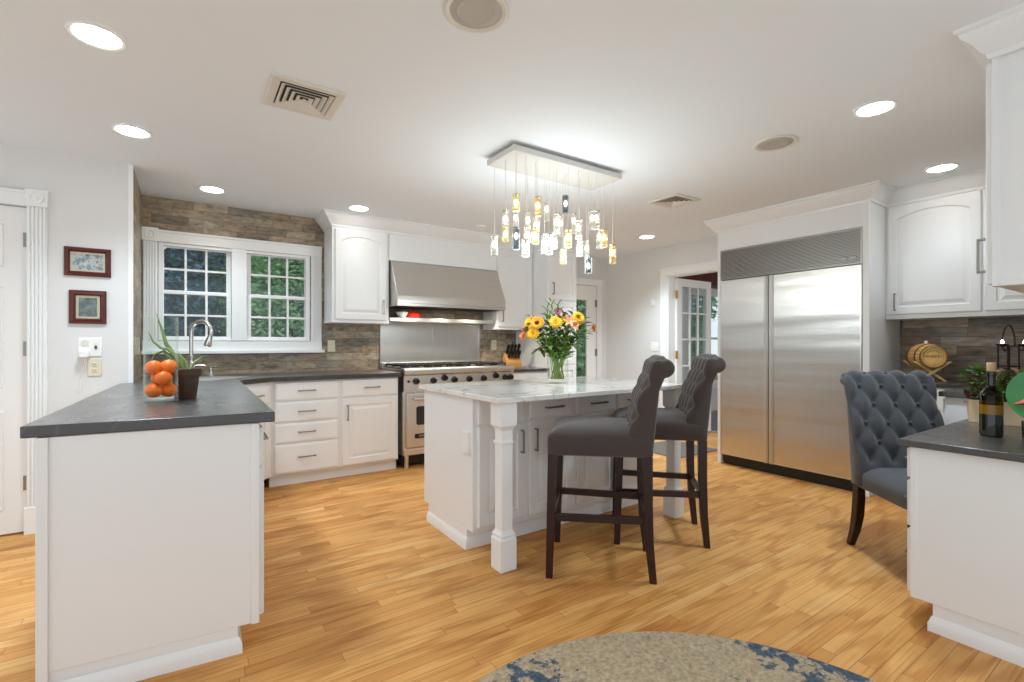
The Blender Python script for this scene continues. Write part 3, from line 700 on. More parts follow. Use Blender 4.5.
tag(MB().box(1.325, 2.095, .89, 2.885, 3.12, .92).build('island_countertop', M['quartz'], None, .005), 'white stone island top with grey veins', 'countertop')

# ------------------------------------------------------------ refrigerator wall
FX, FY0, FY1 = 4.43, 1.612, 2.838
t = thing('refrigerator', 'wide stainless steel side by side refrigerator with louvred top grille', 'refrigerator', (FX, FY1, 0), -90); w = FY1-FY0
MB().box(0, .03, .1, w, .6, 2.13).build('body', M['steel_dark'], t)
MB().box(.005, .06, 0, w-.005, .55, .1).box(.005, .045, .02, w-.005, .06, .085).build('kick_plate', M['kick'], t)
def fdoor(x0, x1, hx0, hx1):
    d = MB().box(x0, 0, .105, x1, .03, 1.828).build('refrigerator_door', M['steel_fridge'], t, .004)
    MB().box(hx0, -.016, .105, hx1, 0, 1.828).box(hx0+.012, -.022, .105, hx1-.012, -.016, 1.828).build('handle', M['steel'], d, .004)
    m = MB(); e = .006
    m.box(x0, -.004, 1.82, x1, 0, 1.828).box(x0, -.004, .105, x1, 0, .115)
    (m.box(x0, -.004, .115, x0+.008, 0, 1.82) if hx0 > (x0+x1)/2 else m.box(x1-.012, -.004, .115, x1, 0, 1.82)).build('door_trim', M['steel'], d)
fdoor(.004, .486, .45, .486); fdoor(.494, w-.004, .494, .53)
m = MB(); m.box(0, 0, 1.84, w, .03, 1.85).box(0, 0, 2.115, w, .03, 2.128).box(0, 0, 1.85, .012, .03, 2.115).box(w-.012, 0, 1.85, w, .03, 2.115)
g = m.build('grille_frame', M['steel_grille'], t, .001)
m = MB()
for k in range(22):
    z = 1.855+.0119*k; m.add([(.012, .002, z), (w-.012, .002, z), (w-.012, .002, z+.006), (.012, .002, z+.006), (.012, .018, z+.006), (w-.012, .018, z+.006), (w-.012, .018, z+.012), (.012, .018, z+.012)], [(0,1,2,3),(3,2,6,7),(4,5,1,0),(7,6,5,4)])
m.build('louvre', M['steel_grille'], g)
for k in range(2): MB().box(w-.155+.07*k, -.006, 1.885, w-.105+.07*k, .004, 1.905).build('badge', M['nickel'], g, .004)

t = thing('refrigerator_surround', 'white cabinet surround with crown framing the steel refrigerator', 'cabinet', (0,0,0))
MB().box(4.445, 2.84, 0, 5.055, 2.876, CH-.005).build('side_panel', M['white'], t, .002)
MB().box(4.425, 1.562, 0, 5.055, 1.609, CH-.005).build('side_panel', M['white'], t, .002)
MB().box(4.437, 1.609, 2.132, 5.055, 2.84, CH-.005).build('top_panel', M['white'], t, .002)
MB().sweep([(5.05, 2.876), (4.437, 2.876), (4.437, 1.562), (4.74, 1.562)], CROWN).build('crown_moulding', M['white'], t)

t = thing('wall_cabinet', 'white wall cabinet with arched doors right of the refrigerator', 'cabinet', (4.745, 1.56, 0), -90); w = 1.06
MB().box(0, 0, 1.415, w, .305, CH-.005).build('body', M['white'], t, .002)
MB().box(0, -.004, 1.40, w, .305, 1.425).build('light_rail', M['white'], t, .003)
front(t, 'cabinet_door', .02, 1.437, .555, .87, ('v', .05, .1), .05); front(t, 'cabinet_door', .595, 1.437, .45, .87, ('v', .4, .1), .05)
MB().sweep([(0, 0), (w, 0)], CROWN).build('crown_moulding', M['white'], t)

cabinet('base_cabinet', 'white base cabinet beneath the little barrel on the right wall', 'cabinet', (4.45, 1.558, 0), -90, .60, .60, 0, .888,
    [('drawer', .015, .725, .57, .15, ('h', .28, .08)), ('cabinet_door', .015, .115, .28, .595, ('v', .24, .48)), ('cabinet_door', .305, .115, .28, .595, ('v', .04, .48))])
cabinet('base_cabinet', 'white base cabinet at the far end of the desk', 'cabinet', (4.44, .93, 0), 180, .72, .775, 0, .888,
    [('drawer', .02, .725, .68, .15, ('h', .34, .08)), ('cabinet_door', .02, .115, .335, .595, ('v', .29, .48)), ('cabinet_door', .365, .115, .335, .595, ('v', .04, .48))])
tag(MB().prism([(4.42,1.557),(4.42,.957),(3.695,.957),(3.695,.152),(5.048,.152),(5.048,1.557)], .89, .92).build('countertop', M['black_stone'], None, .004), 'black stone worktop in the right corner under the little barrel', 'countertop')

# desk
t = thing('desk_pedestal', 'white drawer pedestal with plain end panel under the desk at right', 'cabinet', (2.965, .757, 0), 180); w = .385
MB().box(0, 0, .115, w, .62, .762).build('body', M['white'], t, .002)
MB().box(0, .07, 0, w-.006, .62, .115).build('toe_kick', M['white'], t)
MB().box(w-.03, -.004, .115, w+.004, .02, .762).build('end_stile', M['white'], t, .002)
MB().sweep([(0, .07), (w-.006, .07), (w-.006, .62)], [(0,0),(.014,0),(.014,.035),(.009,.046),(.006,.058),(0,.064)]).build('base_moulding', M['white'], t)
for z, h in ((.625, .125), (.415, .195), (.13, .27)): front(t, 'drawer', .012, z, w-.03, h, ('h', .19, h/2), y=-.004)
tag(MB().box(2.552, .155, .762, 3.69, .797, .791).build('countertop', M['black_stone'], None, .004), 'low black stone desk top at the right', 'countertop')
tag(MB().box(3.0, .155, .05, 3.69, .175, .76).build('modesty_panel', M['white']), 'white back panel in the knee space under the desk top', 'panel')

t = thing('wall_cabinet', 'white wall cabinet hanging over the desk at the right edge', 'cabinet', (3.58, .512, 0), 180); w = .96
MB().box(0, 0, 1.432, w, .358, CH-.005).build('body', M['white'], t, .002)
MB().box(w-.045, -.004, 1.425, w+.006, .02, CH-.01).box(w-.012, .02, 1.425, w+.006, .358, 1.45).build('face_frame', M['white'], t, .003)
front(t, 'cabinet_door', .01, 1.437, .465, .87, ('v', .42, .12), .05, -.004); front(t, 'cabinet_door', .485, 1.437, .465, .87, ('v', .425, .12), .05, -.004)
MB().sweep([(0, 0), (w+.006, 0), (w+.006, .358)], CROWN).build('crown_moulding', M['white'], t)
lt = MB().box(2.66, .2, 1.41, 3.5, .3, 1.4315).build('under_cabinet_lamp', M['steel'], None, .003); tag(lt, 'slim steel lamp bar under the wall cabinet over the desk', 'lamp')

# ------------------------------------------------------------ tufted seats
def tufted_back(t, width, mat, zf, zt, roll, yf0, yf1, yb0, zb, du, dv, rows, amp=.017):
    cy, cz = yf1-roll*1.15, zt-roll
    P = []                                              # (y, z, tufted?)
    for k in range(31):
        u = k/30; y = yf0+(yf1-yf0)*u - .03*math.sin(PI*u)*0; P.append((y+.012*math.sin(PI*u), zf+(cz-.01-zf)*u, 1))
    a0, a1 = R(10), R(264)
    for k in range(1, 19):
        a = a0+(a1-a0)*k/18; P.append((cy+roll*1.1*math.cos(a), cz+roll*math.sin(a), 1 if k < 7 else 0))
    ye, ze = P[-1][0], P[-1][1]
    for k in range(1, 9): u = k/8; P.append((ye+.02+(yb0-ye-.02)*u, ze-.012+(zb-ze+.012)*u, 0))
    P.append((yf0, zb, 0))
    nu = 44; L = []; S = [0]
    for i in range(1, len(P)): S.append(S[-1]+math.hypot(P[i][0]-P[i-1][0], P[i][1]-P[i-1][1]))
    n = len(P); btn = []
    def nrm(i):
        a, b = P[max(i-1, 0)], P[min(i+1, n-1)]; d = math.hypot(b[0]-a[0], b[1]-a[1]) or 1
        return ((b[1]-a[1])/d, -(b[0]-a[0])/d)
    s1 = S[36]
    for j in range(nu+1):
        x = -width/2+width*j/nu; row = []
        e = min(1, (width/2-abs(x))/.035); edge = math.sqrt(max(0, 1-(1-e)**2))
        for i, (y, z, k) in enumerate(P):
            ny, nz = nrm(i); d = 0
            if k:
                p, q = x/du, (s1-S[i])/dv
                h = (abs(math.sin(PI*(p+q)/2))*abs(math.sin(PI*(p-q)/2)))**.42
                low = 1 if S[i] > s1-dv*rows else max(0, 1-(s1-dv*rows-S[i])/.03)
                d = amp*(h-1)*low*1.25+amp*.5
                d += -.018*(1-edge)
            else: d = -.012*(1-edge)
            row.append((x, y+ny*d, z+nz*d))
        L.append(row)
    b = MB().loops(L).build('backrest', mat, t, ang=1.2)
    bt = None
    for r_ in range(0, rows):
        i = min(range(n), key=lambda k: abs((s1-S[k])-dv*r_) if P[k][2] else 9); ny, nz = nrm(i)
        for k in range(-5, 6):
            if (k+r_) % 2: continue
            x = k*du
            if abs(x) > width/2-.03: continue
            m = MB().ball((0,0,0), .0095, 10, 6); c = (x, P[i][0]-ny*.006, P[i][1]-nz*.006)
            if bt is None: bt = m.build('button', mat, b, loc=c)
            else: c2 = bt.copy(); COL.objects.link(c2); c2.parent = b; c2.location = c
    return b
def cushion(t, mat, wf, wr, yf, yr, z0, z1, crown):
    def lp(o, z, k=0):
        P = []; r_ = .03
        cs = [(wf/2-o, yf-o), (-wf/2+o, yf-o), (-wr/2+o, yr+o), (wr/2-o, yr+o)]
        for i in range(4):
            a, p, b = Vector(cs[i-1]), Vector(cs[i]), Vector(cs[(i+1) % 4]); d1 = (a-p).normalized(); d2 = (b-p).normalized()
            for q in range(5): u = q/4; P.append(tuple((p+d1*r_*(1-u)**2+d2*r_*u**2))+(z,))
            for q in range(1, 6): u = q/6; m_ = (p+d2*r_)*(1-u)+(b-d2*r_)*u; P.append((m_.x, m_.y, z))
        return P
    L = [lp(.006, z0), lp(0, z0+.008), lp(0, z1-.03), lp(.004, z1-.014), lp(.014, z1-.003), lp(.04, z1+crown*.45), lp(.09, z1+crown*.85), lp(.15, z1+crown)]
    return MB().loops(L).build('seat', mat, t, ang=1.2)
def make_stool():
    t = thing('bar_stool', 'nearer of the two brown grey tufted stools at the white island', 'bar stool', (0,0,0), 0, 'tufted stools at the island')
    cushion(t, M['fabric_stool'], .50, .45, .26, -.268, .632, .745, .035)
    tufted_back(t, .45, M['fabric_stool'], .73, 1.128, .05, -.15, -.262, -.268, .634, .052, .085, 5, .024)
    for s in (-1, 1):
        MB().taper((s*.222, .232, .636), (s*.229, .25, 0), .024, .024, .017, .017).build('leg', M['dark_wood'], t, .003)
        MB().loops([[(s*x-a, y-a, z), (s*x+a, y-a, z), (s*x+a, y+a, z), (s*x-a, y+a, z)] for x, y, z, a in ((.2,-.242,.636,.024),(.199,-.243,.4,.023),(.197,-.25,.2,.021),(.193,-.27,0,.017))]).build('leg', M['dark_wood'], t, .003)
        m = MB(); m.loops([[(s*.225-.011, .225, .293), (s*.225+.011, .225, .293), (s*.225+.011, .225, .33), (s*.225-.011, .225, .33)], [(s*.199-.011, -.24, .293), (s*.199+.011, -.24, .293), (s*.199+.011, -.24, .33), (s*.199-.011, -.24, .33)]])
        m.build('stretcher', M['dark_wood'], t, .002)
    MB().box(-.21, .23, .293, .21, .252, .33).build('stretcher', M['dark_wood'], t, .002)
    MB().box(-.185, -.257, .293, .185, -.235, .33).build('stretcher', M['dark_wood'], t, .002)
    return t
st = make_stool(); st.location = (1.885, 1.938, 0); st.rotation_euler = (0, 0, R(45.5))
copy_thing(st, (2.485, 2.04, 0), 45.5, 'farther of the two brown grey tufted stools, beside the refrigerator')
t = thing('desk_chair', 'blue grey tufted chair with scrolled back at the black desk', 'chair', (3.285, .89, 0), 142)
cushion(t, M['fabric_chair'], .52, .48, .25, -.23, .375, .475, .03)
tufted_back(t, .49, M['fabric_chair'], .45, 1.03, .044, -.15, -.275, -.255, .375, .061, .108, 5, .027)
for s in (-1, 1):
    MB().taper((s*.225, .215, .38), (s*.228, .222, 0), .023, .023, .017, .017).build('leg', M['dark_wood'], t, .003)
    MB().loops([[(s*.215-a, y-a, z), (s*.215+a, y-a, z), (s*.215+a, y+a, z), (s*.215-a, y+a, z)] for y, z, a in ((-.225,.40,.022),(-.228,.3,.024),(-.238,.2,.024),(-.262,.1,.021),(-.305,0,.017))]).build('leg', M['dark_wood'], t, .004)

# ------------------------------------------------------------ rugs
tag(MB().prism([(1.045+.985*math.cos(2*PI*k/96), .5135+.985*math.sin(2*PI*k/96)) for k in range(96)], .001, .012).build('round_rug', M['rug'], None, .003), 'round tan rug with worn blue patches in the foreground', 'rug')
tag(MB().prism(rrect(4.25, 3.2, 4.98, 3.86, .02), .001, .01).build('door_mat', M['mat_grey'], None, .002), 'dark grey mat on the floor in front of the open doorway', 'mat')

# ------------------------------------------------------------ ceiling fixtures
def downlight(x, y, label, k=1.0, r=.078):
    t = thing('ceiling_light', label, 'ceiling light', (x, y, CH), 0, 'recessed ceiling lights')
    MB().shell([(r, -.001), (r+.016, -.001), (r+.018, -.005), (r+.012, -.009), (r, -.006)], 32).build('trim_ring', M['trim'], t)
    MB().lathe([(.001, -.0045), (r+.001, -.0045), (r+.001, -.002), (.001, -.002)], 32).build('lens', M['lens'], t)
    ld = bpy.data.lights.new('lamp', 'SPOT'); ld.energy = LAMP_W*k; ld.spot_size = R(125); ld.spot_blend = 1; ld.shadow_soft_size = .16; ld.color = (.78, .91, 1)
    lo = bpy.data.objects.new('lamp', ld); COL.objects.link(lo); lo.parent = t; lo.location = (0, 0, -.03)
for x, y, l, k in ((-.30, 2.54, 'round recessed light nearest at upper left of the photo', 1.1), (-.264, 3.56, 'round recessed light in front of the framed pictures', 1.1),
                (.167, 4.54, 'round recessed light above the kitchen window', .6), (1.30, 4.42, 'round recessed light in front of the left wall cabinet', .08),
                (2.997, 1.033, 'round recessed light at right nearest the camera', 1.15), (4.40, 1.12, 'round recessed light by the right wall cabinet', .18), (4.40, 3.74, 'round recessed light near the open doorway', 2.1)):
    downlight(x, y, l, k)
tag(MB().lathe([(.001,0),(.06,0),(.062,-.004),(.05,-.014),(.03,-.017),(.001,-.018)], 28).build('ceiling_disc', M['trim'], None, loc=(2.56, 4.40, CH)), 'small unlit white disc on the ceiling near the hood panel', 'ceiling fixture')
def speaker(x, y, label):
    t = thing('ceiling_speaker', label, 'speaker', (x, y, CH), 0, 'round ceiling speakers')
    MB().shell([(.098,-.001),(.122,-.001),(.122,-.006),(.112,-.01),(.098,-.006)], 40).build('bezel', M['grey_paint'], t)
    MB().lathe([(.001,-.004),(.06,-.0045),(.07,-.008),(.076,-.004),(.099,-.004),(.099,-.001),(.001,-.001)], 40).build('grille', M['speaker'], t)
speaker(.891, 1.56, 'round beige ceiling speaker cut off by the top of the photo'); speaker(3.012, 1.555, 'round beige ceiling speaker between vent and recessed light')
def vent(x, y, s, label):
    t = thing('ceiling_vent', label, 'vent', (x, y, CH), 0, 'square ceiling vents')
    h = s/2; q = lambda a, z: [(-a, -a, z), (a, -a, z), (a, a, z), (-a, a, z)]
    MB().loops([q(h, -.001), q(h, -.006), q(h-.006, -.011), q(h-.042, -.009), q(h-.042, -.001)], closed=True).build('frame', M['grey_paint'], t)
    MB().box(-h+.04, -h+.04, -.0015, h-.04, h-.04, -.0008).build('duct', M['vent_dark'], t)
    a = h-.048
    for k in range(4):      # nested pyramid blades
        MB().loops([q(a, -.013), q(a-.017, -.003), q(a-.019, -.003), q(a-.004, -.014)], closed=True).build('blade', M['grey_paint'], t); a -= .027
    MB().loops([q(a, -.014), q(a*.3, -.006)]).build('blade', M['grey_paint'], t)
vent(.49, 2.60, .335, 'square white ceiling vent nearest, at upper left'); vent(3.49, 2.675, .315, 'square white ceiling vent near the refrigerator surround')

# chandelier over the island
t = thing('chandelier', 'white rectangular canopy with many glass pendants lit over the island', 'chandelier', (2.12, 2.585, CH))
MB().box(-.47, -.16, -.058, .47, .16, -.02).box(-.3, -.1, -.02, .3, .1, 0).build('canopy', M['canopy'], t, .004)
for x in (-.3, 0, .3):
    ld = bpy.data.lights.new('pendant_glow', 'POINT'); ld.energy = CHAN_W; ld.shadow_soft_size = .22; ld.color = (.82, .93, 1)
    lo = bpy.data.objects.new('pendant_glow', ld); COL.objects.link(lo); lo.parent = t; lo.location = (x, 0, -.62)
PEND = [(1.687,2.71,1.913,1.787,'c'),(1.694,2.585,2.056,1.958,'c'),(1.776,2.71,1.992,1.892,'y'),(1.69,2.46,2.127,2.032,'y'),(1.859,2.71,2.114,2.0,'c'),(1.777,2.585,1.957,1.814,'d'),(1.961,2.71,2.113,2.016,'c'),(1.865,2.585,1.975,1.896,'c'),(1.763,2.46,1.856,1.748,'c'),(1.858,2.46,2.138,2.016,'a'),(1.942,2.585,2.053,1.986,'c'),(1.884,2.52,1.958,1.853,'y'),(2.127,2.71,2.217,2.077,'c'),(2.058,2.65,1.962,1.823,'c'),(1.95,2.46,1.916,1.782,'c'),(2.063,2.52,2.079,1.944,'c'),(2.248,2.71,2.129,1.983,'c'),(2.091,2.585,1.96,1.868,'c'),(2.195,2.585,2.236,2.113,'d'),(2.382,2.71,2.17,2.021,'c'),(2.205,2.46,2.042,1.912,'c'),(2.112,2.46,1.964,1.844,'a'),(2.326,2.585,1.936,1.827,'c'),(2.51,2.71,1.98,1.85,'c'),(2.294,2.46,1.792,1.713,'d'),(2.227,2.65,1.874,1.772,'y'),(2.446,2.585,2.172,2.034,'c'),(2.371,2.46,2.132,1.999,'c'),(2.519,2.585,2.043,1.903,'c'),(2.443,2.46,2.008,1.881,'a'),(2.53,2.46,1.911,1.774,'a')]
PM = {'c': M['pend_clear'], 'y': M['pend_yellow'], 'a': M['pend_amber'], 'd': M['pend_dark']}
for x, y, z1, z0, k in PEND:
    x, y, z1, z0 = x-2.12, y-2.585, z1-CH, z0-CH; z0 = min(z0, z1-.105)
    p = MB().shell([(.0205, z0), (.0235, z0+.002), (.0235, z1), (.0205, z1)], 16, (x, y, 0)).lathe([(.001, z0), (.0205, z0), (.0205, z0+.022), (.001, z0+.022)], 14, (x, y, 0)).build('pendant', PM[k], t)
    MB().cyl((x, y, z1), (x, y, -.058), .0014, n=6).build('cord', M['cord'], p)
    MB().lathe([(.001, z1+.004), (.012, z1+.003), (.0225, z1), (.0225, z1-.008), (.009, z1-.01), (.009, z1-.028), (.001, z1-.028)], 14, (x, y, 0)).build('cap', M['chrome'], p)
    MB().ball((x, y, z1-.054), .0115, 10, 6, (1,1,1.9)).build('bulb', M['bulb'], p)

# ------------------------------------------------------------ left wall: pictures, plates
def picture(label, x0, x1, z0, z1, fr, mt, art_m):
    t = thing('framed_picture', label, 'picture', ((x0+x1)/2, 4.239, (z0+z1)/2)); w, h = (x1-x0)/2, (z1-z0)/2
    q = lambda o, y: [(-w+o, y, -h+o), (w-o, y, -h+o), (w-o, y, h-o), (-w+o, y, h-o)]
    MB().loops([q(0, 0), q(0, -.014), q(.006, -.02), q(.012, -.018), q(fr-.01, -.024), q(fr, -.014), q(fr, 0)], closed=True).build('frame', M['mahogany'], t)
    MB().box(-w+fr-.002, -.009, -h+fr-.002, w-fr+.002, -.004, h-fr+.002).build('mat_board', M['mat_cream'], t)
    MB().box(-w+fr+mt, -.0105, -h+fr+mt, w-fr-mt, -.008, h-fr-mt).build('print', art_m, t)
    MB().box(-w+fr-.001, -.0135, -h+fr-.001, w-fr+.001, -.0125, h-fr+.001).build('glazing', M['pane'], t)
picture('wide mahogany framed picture, upper of the two on the left wall', -.663, -.427, 1.65, 1.838, .03, .012, M['art_snow'])
picture('nearly square mahogany framed picture, lower of the two on the left wall', -.639, -.45, 1.335, 1.555, .034, .014, M['art_village'])
t = thing('outlet_plate', 'white double outlet plate with plugged-in night light on the left wall', 'outlet', (-.535, 4.239, 1.18))
MB().box(-.06, -.006, -.063, .06, 0, .063).build('plate', M['plate_white'], t, .004)
MB().prism(rrect(-.035, 0, -.0, .03, .004), 0, .001) 
m = MB(Matrix.Rotation(R(90), 4, 'X')); m.prism([(-.025+.02*math.cos(2*PI*k/20), .028+.02*math.sin(2*PI*k/20)) for k in range(20)], .006, .012); m.build('dial', M['grey_paint'], t)
MB().box(.02, -.009, -.02, .04, -.005, .025).build('switch', M['grey_paint'], t, .002); MB().box(.024, -.012, -.012, .036, -.008, .008).build('slot', M['slot'], t)
t = thing('plug_adapter', 'white plug-in adapter with thin cable hanging below the white plate', 'plug', (-.565, 4.232, 1.135))
MB().box(-.022, -.05, -.025, .03, 0, .02).build('body', M['plate_white'], t, .006)
MB().tube([(0,-.02,-.024), (.004,-.018,-.06), (-.004,-.01,-.1), (-.02,-.004,-.16), (-.035,-.003,-.235)], .0022, 6).build('cable', M['plate_white'], t)
MB().tube([(.012,-.02,-.024), (.016,-.018,-.06), (.008,-.01,-.1), (-.006,-.004,-.16), (-.02,-.003,-.235)], .0022, 6).build('cable', M['plate_white'], t)
def plate(name, label, loc, rz, mat, kind, gang=1, group=None):
    t = thing(name, label, 'outlet' if kind == 'outlet' else 'switch', loc, rz, group); w = .036+.023*(gang-1)
    MB().box(-w, -.006, -.058, w, 0, .058).build('plate', mat, t, .003)
    for g in range(gang):
        x = (g-(gang-1)/2)*.046
        if kind == 'outlet':
            for z in (-.02, .02):
                s = MB().box(x-.015, -.0085, z-.014, x+.015, -.005, z+.014).build('socket', mat, t, .003)
                MB().box(x-.008, -.0092, z-.002, x-.005, -.0083, z+.008).box(x+.005, -.0092, z-.002, x+.008, -.0083, z+.008).box(x-.002, -.0092, z-.009, x+.002, -.0083, z-.005).build('slot', M['slot'], s)
        else:
            MB().box(x-.015, -.0085, -.033, x+.015, -.005, .033).build('rocker', mat, t, .002)
plate('outlet_plate', 'almond outlet plate just above the left counter on the left wall', (-.512, 4.239, 1.043), 0, M['plate_beige'], 'outlet')
plate('switch_plate', 'almond switch plate on stone tile under the left wall cabinet', (1.205, 5.039, 1.18), 0, M['plate_beige'], 'switch')
plate('outlet_plate', 'almond outlet plate on stone tile beside the knife block', (3.13, 5.039, 1.19), 0, M['plate_beige'], 'outlet')
plate('switch_plate', 'grey switch plate on the tiled return beside the window', (-.3105, 4.93, 1.2), 90, M['steel_dark'], 'switch')
plate('switch_plate', 'white double switch plate on the wall left of the open doorway', (5.059, 4.17, 1.165), -90, M['plate_white'], 'switch', 2)
t = tag(MB().box(5.045, 4.17, 1.70, 5.0595, 4.23, 1.78).build('thermostat', M['plate_white'], None, .004), 'small white box on the wall above the double switch plate', 'thermostat')

# ------------------------------------------------------------ left counter: vase of oranges, pot, faucet
VX, VY, VZ = -.10, 2.79, .93
o = MB().shell([(.001,.0), (.064,0), (.067,.004), (.067,.395), (.0635,.395), (.0635,.022), (.056,.016), (.001,.016)], 40).build('glass_cylinder_vase', M['glass'], None, loc=(VX, VY, VZ)); tag(o, 'tall clear glass cylinder vase holding oranges on the left counter', 'vase')
for k, (x, y, z, l) in enumerate(((-.028,-.012,.055,'orange low at the left in the glass cylinder vase'), (.028,.010,.053,'orange low at the right in the glass cylinder vase'), (.010,-.027,.111,'orange in the middle front of the glass cylinder vase'),
                              (-.027,.0,.160,'orange at upper left in the glass cylinder vase'), (.029,.004,.163,'orange at upper right in the glass cylinder vase'), (-.006,.029,.108,'orange hidden at the back of the glass cylinder vase'))):
    t = thing('orange', l, 'orange', (VX+x, VY+y, VZ+z), 40*k, 'oranges in the glass vase')
    MB().ball((0,0,0), .0355, 22, 14, (1,1,.93)).build('peel', M['orange'], t)
    MB().lathe([(.001,.0342),(.005,.0338),(.006,.032),(.001,.031)], 8).build('stem_end', M['leaf'], t)
t = thing('plant_pot', 'dark clay pot with a spiky aloe beside the vase of oranges', 'potted plant', (-.005, 2.89, .93))
MB().lathe([(.001,0),(.043,0),(.045,.003),(.058,.112),(.065,.112),(.067,.118),(.068,.147),(.064,.15),(.059,.147),(.056,.12),(.001,.118)], 32).build('pot', M['terracotta'], t)
MB().lathe([(.001,.128),(.056,.124),(.056,.118),(.001,.118)], 20).build('soil', M['soil'], t)
def aloe(pts, r):
    n = len(pts); rs = [r*(.75 if i == 0 else 1-.93*(i/(n-1))**1.6) for i in range(n)]
    MB().tube(pts, rs, 8).build('leaf', M['aloe'], t)
aloe([(-.01,0,.12),(-.05,.02,.19),(-.09,.04,.235),(-.125,.05,.22),(-.15,.055,.16)], .012); aloe([(-.01,.01,.12),(-.04,.03,.2),(-.08,.05,.27),(-.1,.06,.35),(-.12,.07,.42)], .013)
aloe([(0,-.01,.12),(-.03,-.0,.2),(-.07,.02,.245),(-.1,.03,.25),(-.13,.03,.28),(-.15,.03,.33)], .011); aloe([(.01,.0,.12),(.0,.02,.18),(-.03,.05,.22),(-.06,.06,.2),(-.07,.06,.15)], .01)
aloe([(.01,.01,.12),(.03,.03,.17),(.07,.05,.205),(.11,.06,.21)], .008)
FXX, FYY = .03, 4.74
t = thing('faucet', 'chrome gooseneck faucet at the corner sink under the window', 'faucet', (FXX, FYY, .93))
MB().lathe([(.001,0),(.032,0),(.033,.006),(.026,.018),(.02,.03),(.02,.07),(.026,.08),(.026,.095),(.02,.105),(.017,.15),(.02,.158),(.02,.17),(.014,.178),(.001,.178)], 22).build('base', M['chrome'], t)
dxy = Vector((.79,-.61)); pts = [(0,0,.17),(0,0,.30)]
for k in range(1, 14): a = PI-R(205)*k/13; rr = .085; pts.append((dxy.x*(rr+rr*math.cos(a)), dxy.y*(rr+rr*math.cos(a)), .37+rr*math.sin(a)))
pts[1:1] = [(0,0,.24)]; pts.insert(3, (0,0,.36))
sp = MB().tube(pts, .0155, 14).build('spout', M['chrome'], t)
e = Vector(pts[-1]); d = (e-Vector(pts[-2])).normalized(); MB().tube([e, e+d*.02, e+d*.07, e+d*.085], [.0175, .022, .029, .027], 16).build('spray_head', M['chrome'], sp)
MB().tube([(.02,.0,.09),(.05,-.01,.1),(.1,-.02,.09)], [.008,.007,.005], 8).build('lever', M['chrome'], t)
t = thing('soap_dispenser', 'small chrome soap dispenser right of the gooseneck faucet', 'dispenser', (.17, 4.83, .93))
MB().lathe([(.001,0),(.022,0),(.023,.004),(.014,.012),(.012,.05),(.015,.055),(.015,.065),(.001,.067)], 16).build('base', M['chrome'], t); MB().tube([(0,0,.06),(.0,0,.075),(.03,-.03,.078),(.05,-.05,.072)], .006, 8).build('spout', M['chrome'], t)
t = thing('sink', 'undermount corner sink behind the potted aloe', 'sink', (.13, 4.47, .93), 45)
MB().loops([[(a*x, a*y*.8, z) for x, y in rrect(-.24, -.24, .24, .24, .05)] for a, z in ((1.04,.0005),(1.0,.0016),(.98,.0012),(.97,.001))], True, False).build('rim', M['steel'], t)

# ------------------------------------------------------------ knife block right of the range
t = thing('knife_block', 'beech knife block on the short counter right of the range', 'knife block', (3.195, 4.72, .92), -12)
MB().loops([[(x, -.055, 0), (x, .085, 0), (x, .085, .135), (x, .05, .175), (x, -.055, .065)] for x in (-.09, .09)]).build('block', M['block_wood'], t, .004)
kt = None
for k, (x, y, L, l) in enumerate(((-.066,.035,.14,'first knife from the left in the back row of the block'), (-.022,.035,.15,'second knife from the left in the back row of the block'), (.022,.035,.145,'third knife from the left in the back row of the block'), (.066,.035,.15,'rightmost knife in the back row of the block'),
                                  (-.06,-.01,.12,'leftmost knife in the front row of the block'), (-.02,-.01,.115,'second knife from the left in the front row of the block'), (.02,-.01,.12,'third knife from the left in the front row of the block'), (.06,-.01,.115,'rightmost knife in the front row of the block'))):
    kz = .065+(y+.055)*1.05-.004; p = Matrix.Rotation(R(-12), 4, 'Z') @ Vector((x, y, kz))
    a = thing('kitchen_knife', l, 'knife', (3.195+p.x, 4.72+p.y, .92+p.z), -12, 'knives in the block')
    d = Vector((0, -.55, .83))
    hb = MB().loops([[(sx*.0135*s, q*d.y+sy*.016*s*.83, q*d.z+sy*.014*s*.55) for sx, sy in ((-1,-1),(1,-1),(1,1),(-1,1))] for q, s in ((.012,.8),(.02,1),(L*.5,.85),(L*.85,1.1),(L,.8))]).build('handle', M['black'], a, .003)
    MB().loops([[(sx*.006, q*d.y+sy*.012*.83, q*d.z+sy*.012*.55) for sx, sy in ((-1,-1),(1,-1),(1,1),(-1,1))] for q in (.0, .0125)]).build('bolster', M['steel'], a)
    MB().loops([[(sx*.0012, q*d.y+sy*.011*.83, q*d.z+sy*.011*.55) for sx, sy in ((-1,-1),(1,-1),(1,1),(-1,1))] for q in (-.05, .0)]).build('blade', M['steel'], a)

